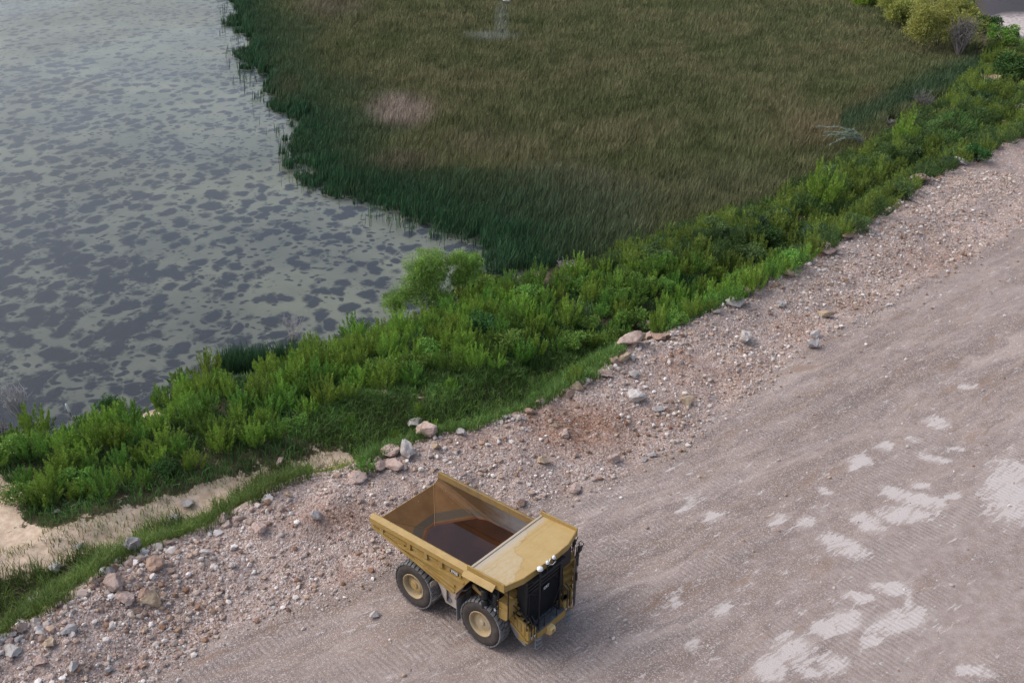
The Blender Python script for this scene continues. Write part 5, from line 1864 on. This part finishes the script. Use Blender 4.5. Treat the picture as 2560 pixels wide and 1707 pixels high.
def grass(name, poly, per_m2, hmin, hmax, tone, label, extra=None, thresh=.35, wd=.035, lean=(.2, .9)):
    area = (-45, 120, 40, 260) if name == 'far_grass' else (-45, 75, 40, 150)
    n = int(per_m2 * (area[1] - area[0]) * (area[3] - area[2]))
    x = rng.uniform(area[0], area[1], n)
    y = rng.uniform(area[2], area[3], n)
    h, dE_, dT_, dS_, _ = land(x, y)
    a, b = to_px(x, y, h)
    dens = fbm(x, y, 1.6, 3, 41)
    ok = inside(a, b, poly) & (dE_ < .1) & (dS_ > -.3) & (dens > thresh)
    if extra is not None:
        ok &= extra(x, y, a, b)
    x, y = x[ok], y[ok]
    z = height(x, y)
    m = len(x)
    d = np.hypot(x, y)
    Hh = rng.uniform(hmin, hmax, m) * np.clip(.5 + 1.1 * dens[ok], .5, 1.3)
    az = rng.uniform(0, 6.283, m)
    patch = fbm(x, y, 2.6, 3, 51)
    t = np.array(tone) * (.55 + .9 * rng.uniform(0, 1, m))[:, None] * (.35 + 1.3 * patch)[:, None]
    t = t * np.stack([rng.uniform(.85, 1.25, m), np.ones(m), rng.uniform(.7, 1.2, m)], 1)
    V, F, T = blades(x, y, z - .03, Hh, np.full(m, wd) * np.clip(d / 60, .9, 2.0), rng.uniform(lean[0], lean[1], m), az, t)
    o = mesh_np(name, V, F, np.full(len(F), 4), GRASS, tint=T)
    tag(o, label, kind="stuff")
    return m


LOWGRASS = [(-250, 1440), (0, 1325), (120, 1292), (300, 1238), (400, 1178), (500, 1148), (570, 1120), (600, 1085), (655, 1075), (715, 1085), (725, 1120), (640, 1150), (560, 1180), (430, 1235), (345, 1270), (330, 1300), (200, 1380), (60, 1450), (-40, 1500), (-250, 1640)]
MIDGRASS = [(660, 1000), (760, 930), (850, 900), (1000, 868), (1180, 842), (1300, 815), (1420, 795), (1440, 812), (1405, 862), (1330, 905), (1200, 965), (1080, 1010), (1010, 1030), (960, 1040), (880, 1068), (830, 1070), (800, 1045), (740, 1032)]
n1 = grass("lower_grass", LOWGRASS, 95, .45, 1.2, (.85, .92, .85), "green grass growing between the sandy track and the gravel bank", thresh=.37, wd=.04)
n2 = grass("bank_grass", MIDGRASS, 95, .4, 1.05, (.85, .98, .88), "green grass behind the bank rim next to the truck", thresh=.24, wd=.04)
UNDER = BELT[:23] + [(2352, 318), (2280, 350), (2140, 412), (2000, 516), (1900, 582), (1800, 634), (1650, 716), (1520, 766), (1400, 800), (1300, 840), (1180, 872), (1000, 905), (850, 950), (740, 1022), (700, 1052), (560, 1088), (350, 1150), (110, 1216), (50, 1195), (40, 1125), (0, 1090), (-200, 1130), (-320, 1190)]
n3 = grass("undergrowth", UNDER, 34, .4, .95, (.62, .85, .85), "dark grass and weeds growing under the shrubs of the green belt", thresh=.28, wd=.05,
           extra=lambda x, y, a, b: ~((((a - 340) / 40) ** 2 + ((b - 955) / 12) ** 2) < 1))
n4 = grass("sand_tufts", SAND, 46, .12, .50, (1.0, .95, .8), "sparse grass tufts on the sandy track", thresh=.50, wd=.035)
FAREDGE = [(1900, 585), (2000, 518), (2140, 415), (2280, 352), (2352, 318), (2500, 240), (2500, 100), (2352, 100), (2300, 82), (2230, 55), (2190, -40), (2225, -40), (2245, 30), (2285, 62), (2260, 110), (2240, 170), (2150, 235), (2000, 350)]
n5 = grass("far_grass", FAREDGE, 14, .4, .9, (.85, .80, .85), "yellowish green grass among the far shrubs", thresh=.3, wd=.06)
print("grass", n1, n2, n3, n4, n5)

# reeds
def reed_field(n, x0, x1, y0, y1):
    x, y = rng.uniform(x0, x1, n), rng.uniform(y0, y1, n)
    wx, wy = x + 7.0 * (fbm(x, y, 9.0, 3, 81) - .5), y + 7.0 * (fbm(x, y, 9.0, 3, 82) - .5)
    o_ = inside(wx, wy, REEDS) & (poly_dist(x, y, SHORE)[0] < 1.0)
    x, y = x[o_], y[o_]
    a, b = to_px(x, y, WATER_Z + 1.5)
    v_ = (a > -280) & (a < 2620) & (b > -150)
    return x[v_], y[v_]


parts_ = [reed_field(460000, -35, 75, 72, 150), reed_field(440000, -50, 110, 150, 205), reed_field(560000, -75, 150, 205, 300)]
rx, ry = np.concatenate([p[0] for p in parts_]), np.concatenate([p[1] for p in parts_])
far = np.hypot(rx, ry)
dW, _ = poly_dist(rx + 7.0 * (fbm(rx, ry, 9.0, 3, 81) - .5), ry + 7.0 * (fbm(rx, ry, 9.0, 3, 82) - .5), WATER_EDGE)
dW = np.abs(dW)
# ragged margin: the outermost strip thins out in clumps
cl = fbm(rx, ry, 2.2, 3, 61)
ok2 = (dW > 3.2) | (cl > .62 - .12 * dW)
rx, ry, far, dW = rx[ok2], ry[ok2], far[ok2], dW[ok2]
# stray stalks standing in the water just off the margin
ns = 2600
si = rng.integers(0, len(WATER_EDGE) - 1, ns)
st_ = rng.uniform(0, 1, ns)[:, None]
sp_ = WATER_EDGE[si] * (1 - st_) + WATER_EDGE[si + 1] * st_ + rng.normal(size=(ns, 2)) * 1.3
keepc = fbm(sp_[:, 0], sp_[:, 1], 1.6, 2, 62) > .52
sp_ = sp_[keepc]
rx, ry = np.concatenate([rx, sp_[:, 0]]), np.concatenate([ry, sp_[:, 1]])
far = np.hypot(rx, ry)
dW = np.abs(poly_dist(rx, ry, WATER_EDGE)[0])
m = len(rx)
dSh = poly_dist(rx, ry, SHORE)[0]
pa, pb = to_px(rx, ry, WATER_Z + 1.5)
g1 = fbm(rx, ry, 13.0, 3, 71)
g2 = fbm(rx, ry, 3.0, 3, 72)
green_c, olive_c, brown_c = np.array((.019, .047, .024)), np.array((.058, .070, .029)), np.array((.108, .098, .052))
band = 11.0 + 20.0 * (g1 - .4) + 8 * (pb > 380)
wg = np.clip(1.2 - dW / np.maximum(band, 5), 0, 1) ** .8 + .3 * (g2 - .5)
wg = np.maximum(wg, .85 * np.clip(1.1 - np.hypot((pa - 1200) / 150, (pb - 540) / 110), 0, 1))
wg = np.maximum(wg, .8 * np.clip(1.2 - np.abs(pb - (215 - (pa - 2080) * .42)) / 42, 0, 1) * (pa > 1930))
wg = np.clip(wg, 0, 1)
wb = np.clip((g2 * .55 + g1 * .75 - .42) * 2.2 + rng.normal(size=m) * .28, 0, 1)
wb = np.where((pa > 1850) & (pb > 120), wb * .75, wb)
col = olive_c * (1 - wb)[:, None] + brown_c * wb[:, None]
for (a, b, r1, r2, cc, w) in ((910, 250, 80, 38, (.21, .155, .135), 1.0), (760, 12, 90, 26, (.13, .10, .08), .5), (1290, 470, 190, 90, (.115, .105, .085), .8), (1270, 600, 60, 30, (.13, .11, .09), .9),
                              (1880, 290, 70, 40, (.13, .085, .058), .35), (1100, 320, 120, 40, (.13, .105, .07), .4),
                              (1130, 78, 60, 10, (.16, .165, .15), .8), (1150, 45, 16, 40, (.14, .145, .13), .6), (2020, 230, 60, 30, (.17, .10, .06), .5), (1650, 430, 200, 60, (.085, .085, .05), .6)):  # pale grey entries: blown reeds and drone spray haze, put into the tint
    f_ = np.clip(1.35 - np.hypot((pa - a) / r1, (pb - b) / r2), 0, 1) * w * (.6 + .8 * g2)
    f_ = np.clip(f_, 0, 1) * (1 - wg * .85)
    col = col * (1 - f_)[:, None] + np.array(cc) * f_[:, None]
col = col * (1 - wg)[:, None] + green_c * wg[:, None]
for (a, b, r1, r2, cc, w) in ((910, 248, 62, 30, (.225, .178, .155), .9), (930, 362, 80, 20, (.12, .09, .07), .5), (660, 190, 40, 30, (.07, .065, .035), .5)):
    f_ = np.clip(np.clip(1.35 - np.hypot((pa - a) / r1, (pb - b) / r2), 0, 1) * w * (.5 + g2), 0, 1)
    col = col * (1 - f_)[:, None] + np.array(cc) * f_[:, None]
col = col * rng.uniform(.4, 1.65, (m, 1)) * (.75 + .5 * g2)[:, None]
Hh = rng.uniform(1.0, 2.2, m) * (.75 + .5 * g2)
edge_short = np.clip(dW / 2.0, .55, 1)
V, F, T = blades(rx, ry, np.full(m, WATER_Z - .15), Hh * edge_short, .05 * np.clip(far / 95, .9, 2.4), rng.uniform(.05, .45, m), rng.normal(.6, .9, m), col)
reeds = mesh_np("reed_marsh", V, F, np.full(len(F), 4), REED, tint=T)
tag(reeds, "wide marsh of brown and green reeds standing in the pond", kind="stuff")
print("reeds", m)


# ------------------------------------------------------------------ single trees, dead wood, post
def twig_tree(name, x, y, h, spread, mat, label, cat="dead shrub", n=26, seed=1, lean=(0, 0), r0=.03, group=None, z=None):
    r = random.Random(seed)
    z = float(height(np.array([x]), np.array([y]))[0]) if z is None else z
    e = empty(name, (x, y, z - .05))
    tag(e, label, cat, group)
    b, t_ = MB(), MB()
    for i in range(n):
        a = r.uniform(0, 6.283)
        q = r.uniform(.15, 1) * spread
        top = Vector((q * math.cos(a) + lean[0], q * math.sin(a) + lean[1], h * r.uniform(.6, 1.05)))
        p1 = Vector((top.x * .35 + r.gauss(0, .05), top.y * .35 + r.gauss(0, .05), top.z * .45))
        b.tube([(0, 0, 0), p1, p1.lerp(top, .6) + Vector((r.gauss(0, .06), r.gauss(0, .06), 0)), top], r0, 4, taper=r0 * .3)
        for _ in range(5):
            s0 = p1.lerp(top, r.uniform(.2, .95))
            s1 = s0 + Vector((r.gauss(0, .22) * spread, r.gauss(0, .22) * spread, abs(r.gauss(.25, .15)) * h * .35))
            t_.tube([s0, s0.lerp(s1, .5) + Vector((r.gauss(0, .03), 0, .03)), s1], r0 * .45, 3, taper=r0 * .2)
    b.build("branches", mat, e)
    t_.build("twigs", mat, e)
    return e


x, y, z = drop(62, 985)
twig_tree("dead_shrub", x, y, 3.9, 1.2, DEADW, "bleached bare shrub standing against the pond at the far left", n=40, seed=3, lean=(-.6, 0), r0=.05)
x, y, z = drop(8, 1012)
twig_tree("dead_shrub", x, y, 2.0, 1.3, GREYW, "dark tangle of dead branches at the left frame edge", n=16, seed=4, r0=.035)
x, y, z = drop(672, 795)
twig_tree("dead_shrub", x, y, 3.3, 1.6, DEADW, "thin grey bare twigs over the pond left of the bright shrub", n=24, seed=5, r0=.03, lean=(.5, 0))
x, y, z = drop(2115, 262)
twig_tree("dead_shrub", x, y, 3.4, 1.9, GREYW, "tall grey leafless shrub at the marsh edge on the right", n=40, seed=6, r0=.055)
x, y, z = drop(2045, 285)
twig_tree("dead_shrub", x, y, 1.0, 1.6, DEADW, "low pale dead branch lying at the marsh edge", n=12, seed=7, r0=.05, lean=(-1.0, 0))
x, y, z = drop(1300, 630)
twig_tree("dead_shrub", x, y, 1.4, 1.3, DEADW, "pale dead brush at the corner of reeds and shrubs", n=36, seed=8, r0=.035)
x, y, z = drop(1080, 640)
twig_tree("dead_shrub", x, y, 2.4, .9, STEM, "sparse dark twigs in the water beside the willow", n=8, seed=9, r0=.014, lean=(-.4, 0))
x, y, z = drop(2200, 140)
twig_tree("bare_tree", x, y, 7.5, 3.0, GREYW, "large grey leafless tree right of the yellow trees", "tree", n=60, seed=10, r0=.09)


def crown_tree(name, x, y, trunk_pts, lumps, mat, label, n=2600, L=.30, Wd=.10, seed=1, tone=(1, 1, 1), droop=.0, r0=.14):
    r = np.random.default_rng(seed)
    z = float(height(np.array([x]), np.array([y]))[0])
    e = empty(name, (x, y, z - .1))
    tag(e, label, "tree")
    b = MB()
    for pts in trunk_pts:
        b.tube(pts, r0, 7, taper=r0 * .35)
    for (lx, ly, lz, lr) in lumps:
        src = min((p for pts in trunk_pts for p in pts), key=lambda p: (p[0] - lx) ** 2 + (p[1] - ly) ** 2 + (p[2] - lz) ** 2)
        b.tube([src, ((src[0] + lx) / 2, (src[1] + ly) / 2, (src[2] + lz) / 2 + .1), (lx, ly, lz)], r0 * .4, 5, taper=.015)
    b.build("trunk", STEM, e, 40)
    Cs = []
    for (lx, ly, lz, lr) in lumps:       # each bough breaks up into sprays
        for _ in range(26):
            u = r.normal(size=3); u /= np.linalg.norm(u)
            q = lr * r.uniform(.15, 1.15)
            Cs.append((lx + u[0] * q, ly + u[1] * q, lz + u[2] * q * .8, lr * r.uniform(.18, .36)))
    Cs = np.array(Cs)
    LMP = np.array(lumps)
    pk = r.integers(0, len(Cs), n)
    u = r.normal(size=(n, 3)); u /= np.linalg.norm(u, axis=1, keepdims=True)
    c = Cs[pk, :3] + u * (Cs[pk, 3] * r.uniform(.2, 1.35, n))[:, None]
    lp = r.integers(0, len(LMP), n)
    loose = r.uniform(0, 1, n) < .42
    c = np.where(loose[:, None], LMP[lp, :3] + u * (LMP[lp, 3] * r.uniform(.3, 1.12, n))[:, None] * np.array([1, 1, .9]), c)
    tint = np.array(tone) * r.uniform(.7, 1.35, len(Cs))[pk][:, None] * np.stack([r.uniform(.85, 1.2, n), np.ones(n), r.uniform(.7, 1.1, n)], 1)
    V, Q, T = leaves(c, u * .6 + np.array([0, 0, .5 - droop]), L, Wd, tint, .5, r)
    mesh_np("crown", V, Q, np.full(len(Q), 4), mat, tint=T, parent=e)
    return e


# willow at the pond edge: one crown, a second bough on a leaning stem
x, y, z = drop(1010, 722)
ps = 1.0 / dist_scale(x, y, z)
crown_tree("willow_tree", x, y, [[(0, 0, 0), (-.3, 0, 1.6), (-.6, 0, 3.0)], [(.6, 0, 0), (1.8, .2, 1.3), (3.0, .3, 2.9), (2.6, .3, 4.2)]],
           [(-1.65, 0.20, 4.82, 1.49), (-0.22, 0.10, 5.15, 1.30), (-1.76, 0.00, 3.47, 1.30), (-0.44, 0.00, 3.58, 1.43), (-2.86, -0.20, 2.13, 1.43), (-1.10, -0.30, 2.13, 1.56), (-3.96, -0.40, 1.23, 1.17), (0.22, -0.30, 1.79, 1.17),
            (1.65, 0.20, 5.26, 0.98), (2.86, 0.30, 5.04, 1.04), (2.53, 0.30, 3.92, 1.04), (1.65, 0.20, 3.58, 0.78)], WILLOW,
           "light green willow leaning over the pond edge with a forked stem", 46000, .21, .05, 21)
for (px, py, h, w, lab, sd_) in ((2150, 124, 9.0, 6.0, "largest yellow-green tree at the marsh end, left of the grey bare tree", 31), (2075, 70, 6.5, 4.4, "yellow-green tree left of and behind the largest yellow one", 32),
                                 (2190, 70, 6.0, 3.6, "yellowish tree crown standing behind the largest yellow tree", 33), (2000, 22, 5.0, 4.4, "dull olive tree at the top edge over the marsh end", 34)):
    x, y, z = drop(px, py)
    rr_ = random.Random(sd_)
    lumps = [(rr_.uniform(-1, 1) * w * .8, rr_.uniform(-1, 1) * w * .6, h * rr_.uniform(.35, .92), w * rr_.uniform(.28, .42)) for _ in range(20)]
    crown_tree("yellow_tree" if sd_ < 34 else "olive_tree", x, y, [[(0, 0, 0), (.1, 0, h * .3), (.3, 0, h * .6)], [(0, 0, .2), (-.7, .1, h * .4), (-1.2, 0, h * .65)]], lumps,
               YELLOWISH if sd_ < 34 else MID, lab, 20000, .42, .13, sd_, (1, 1, 1) if sd_ < 34 else (1.5, 1.2, .9))
# sprawling grey-green boughs over the marsh edge
x, y, z = drop(1985, 348)
e = empty("sprawling_shrub", (x, y, z + .9))
tag(e, "pale grey-green shrub sprawling over the reeds with long bare boughs", "shrub")
b, cc, dd = MB(), [], []
r_ = random.Random(12)
for i in range(15):
    a = math.pi + r_.uniform(-.75, .65)
    Ln = r_.uniform(2.5, 7.0)
    p0, p1 = Vector((0, 0, .2)), Vector((Ln * .5 * math.cos(a), Ln * .5 * math.sin(a), r_.uniform(.9, 1.9)))
    p2 = Vector((Ln * math.cos(a), Ln * math.sin(a), r_.uniform(.7, 2.1)))
    b.tube([p0, p1, p2], .045, 5, taper=.02)
    for _ in range(70):
        t = r_.uniform(.25, 1.0)
        p = p0.lerp(p1, t * 2) if t < .5 else p1.lerp(p2, t * 2 - 1)
        cc.append((p.x + r_.gauss(0, .09), p.y + r_.gauss(0, .09), p.z + r_.gauss(.02, .08)))
        dd.append((math.cos(a), math.sin(a), .3))
b.build("boughs", DEADW, e, 40)
V, Q, T = leaves(np.array(cc), np.array(dd), .32, .10, np.tile(rng.uniform(.8, 1.2, (len(cc), 1)), (1, 3)), .7)
mesh_np("foliage", V, Q, np.full(len(Q), 4), GREYGREEN, tint=T, parent=e)

# dark rushes at the pond edge
x, y, z = drop(575, 848)
for (dx, dy, rad, nn, lab) in ((-.6, .2, 1.5, 900, "clump of dark green rushes on the pond edge by the tallest shrub"), (2.6, .9, 1.2, 320, "thin stand of rushes in the shallows right of the dark clump")):
    aa, qq = rng.uniform(0, 6.283, nn), np.sqrt(rng.uniform(0, 1, nn)) * rad
    X_, Y_ = x + dx + qq * np.cos(aa) * 1.5, y + dy + qq * np.sin(aa)
    V, F, T = blades(X_, Y_, height(X_, Y_) - .05, rng.uniform(1.3, 2.4, nn), np.full(nn, .06), rng.uniform(.05, .4, nn), rng.uniform(0, 6.28, nn), np.array((.024, .055, .026)) * rng.uniform(.6, 1.6, (nn, 1)))
    o = mesh_np("rush_clump", V, F, np.full(len(F), 4), REED, tint=T)
    tag(o, lab, "rushes", "rush clumps on the pond edge")

# white post at the pond edge
x, y, z = drop(172, 968)
p_ = empty("marker_post", (x, y, z - .2))
p_.rotation_euler = (0, R(-14), 0)
tag(p_, "white marker post leaning at the pond edge on the left", "post")
b = MB()
b.lathe([(.045, 0), (.045, 1.15)], 10, (0, 0, 0), 'z')
b.build("shaft", plain("weathered_post", (0.30, 0.27, 0.24), .8), p_, 40)
b = MB()
b.lathe([(.07, 1.05), (.085, 1.08), (.085, 1.75), (.05, 1.80)], 12, (0, 0, 0), 'z')
b.build("cap", M_WHITE, p_, 40)

# white craft hovering over the reeds, cut by the upper frame edge
vx_, vy_, vz_ = (lambda v: (v.x, v.y, v.z))(ray(1163.5 * K, -1.5 * K))
t_ = (6.0 - CAM_H) / vz_
d_ = empty("hovering_drone", (vx_ * t_, vy_ * t_, 6.0))
tag(d_, "small white drone hovering over the brown reeds at the top edge", "drone")
b = MB()
b.prism([(-.45, -.28), (.45, -.28), (.6, 0), (.45, .28), (-.45, .28), (-.6, 0)], -.28, .30, 'z')
b.build("fuselage", M_WHITE, d_)
for k in range(6):
    a = k * math.pi / 3 + .26
    b = MB()
    b.tube([(.3 * math.cos(a), .3 * math.sin(a), .15), (1.5 * math.cos(a), 1.5 * math.sin(a), .2)], .05, 6)
    arm = b.build("arm", M_DARK, d_, 40)
    b = MB()
    b.box(1.5 * math.cos(a) - .45, 1.5 * math.cos(a) + .45, 1.5 * math.sin(a) - .04, 1.5 * math.sin(a) + .04, .30, .32)
    b.lathe([(.07, .18), (.07, .33)], 8, (1.5 * math.cos(a), 1.5 * math.sin(a), 0), 'z')
    b.build("propeller", M_BLK, arm)
b = MB()
for s in (-1, 1):
    b.tube([(-.5, s * .45, -.65), (.5, s * .45, -.65)], .03, 5)
    b.tube([(0, s * .25, -.2), (0, s * .45, -.65)], .03, 5)
b.build("landing_skid", M_DARK, d_)
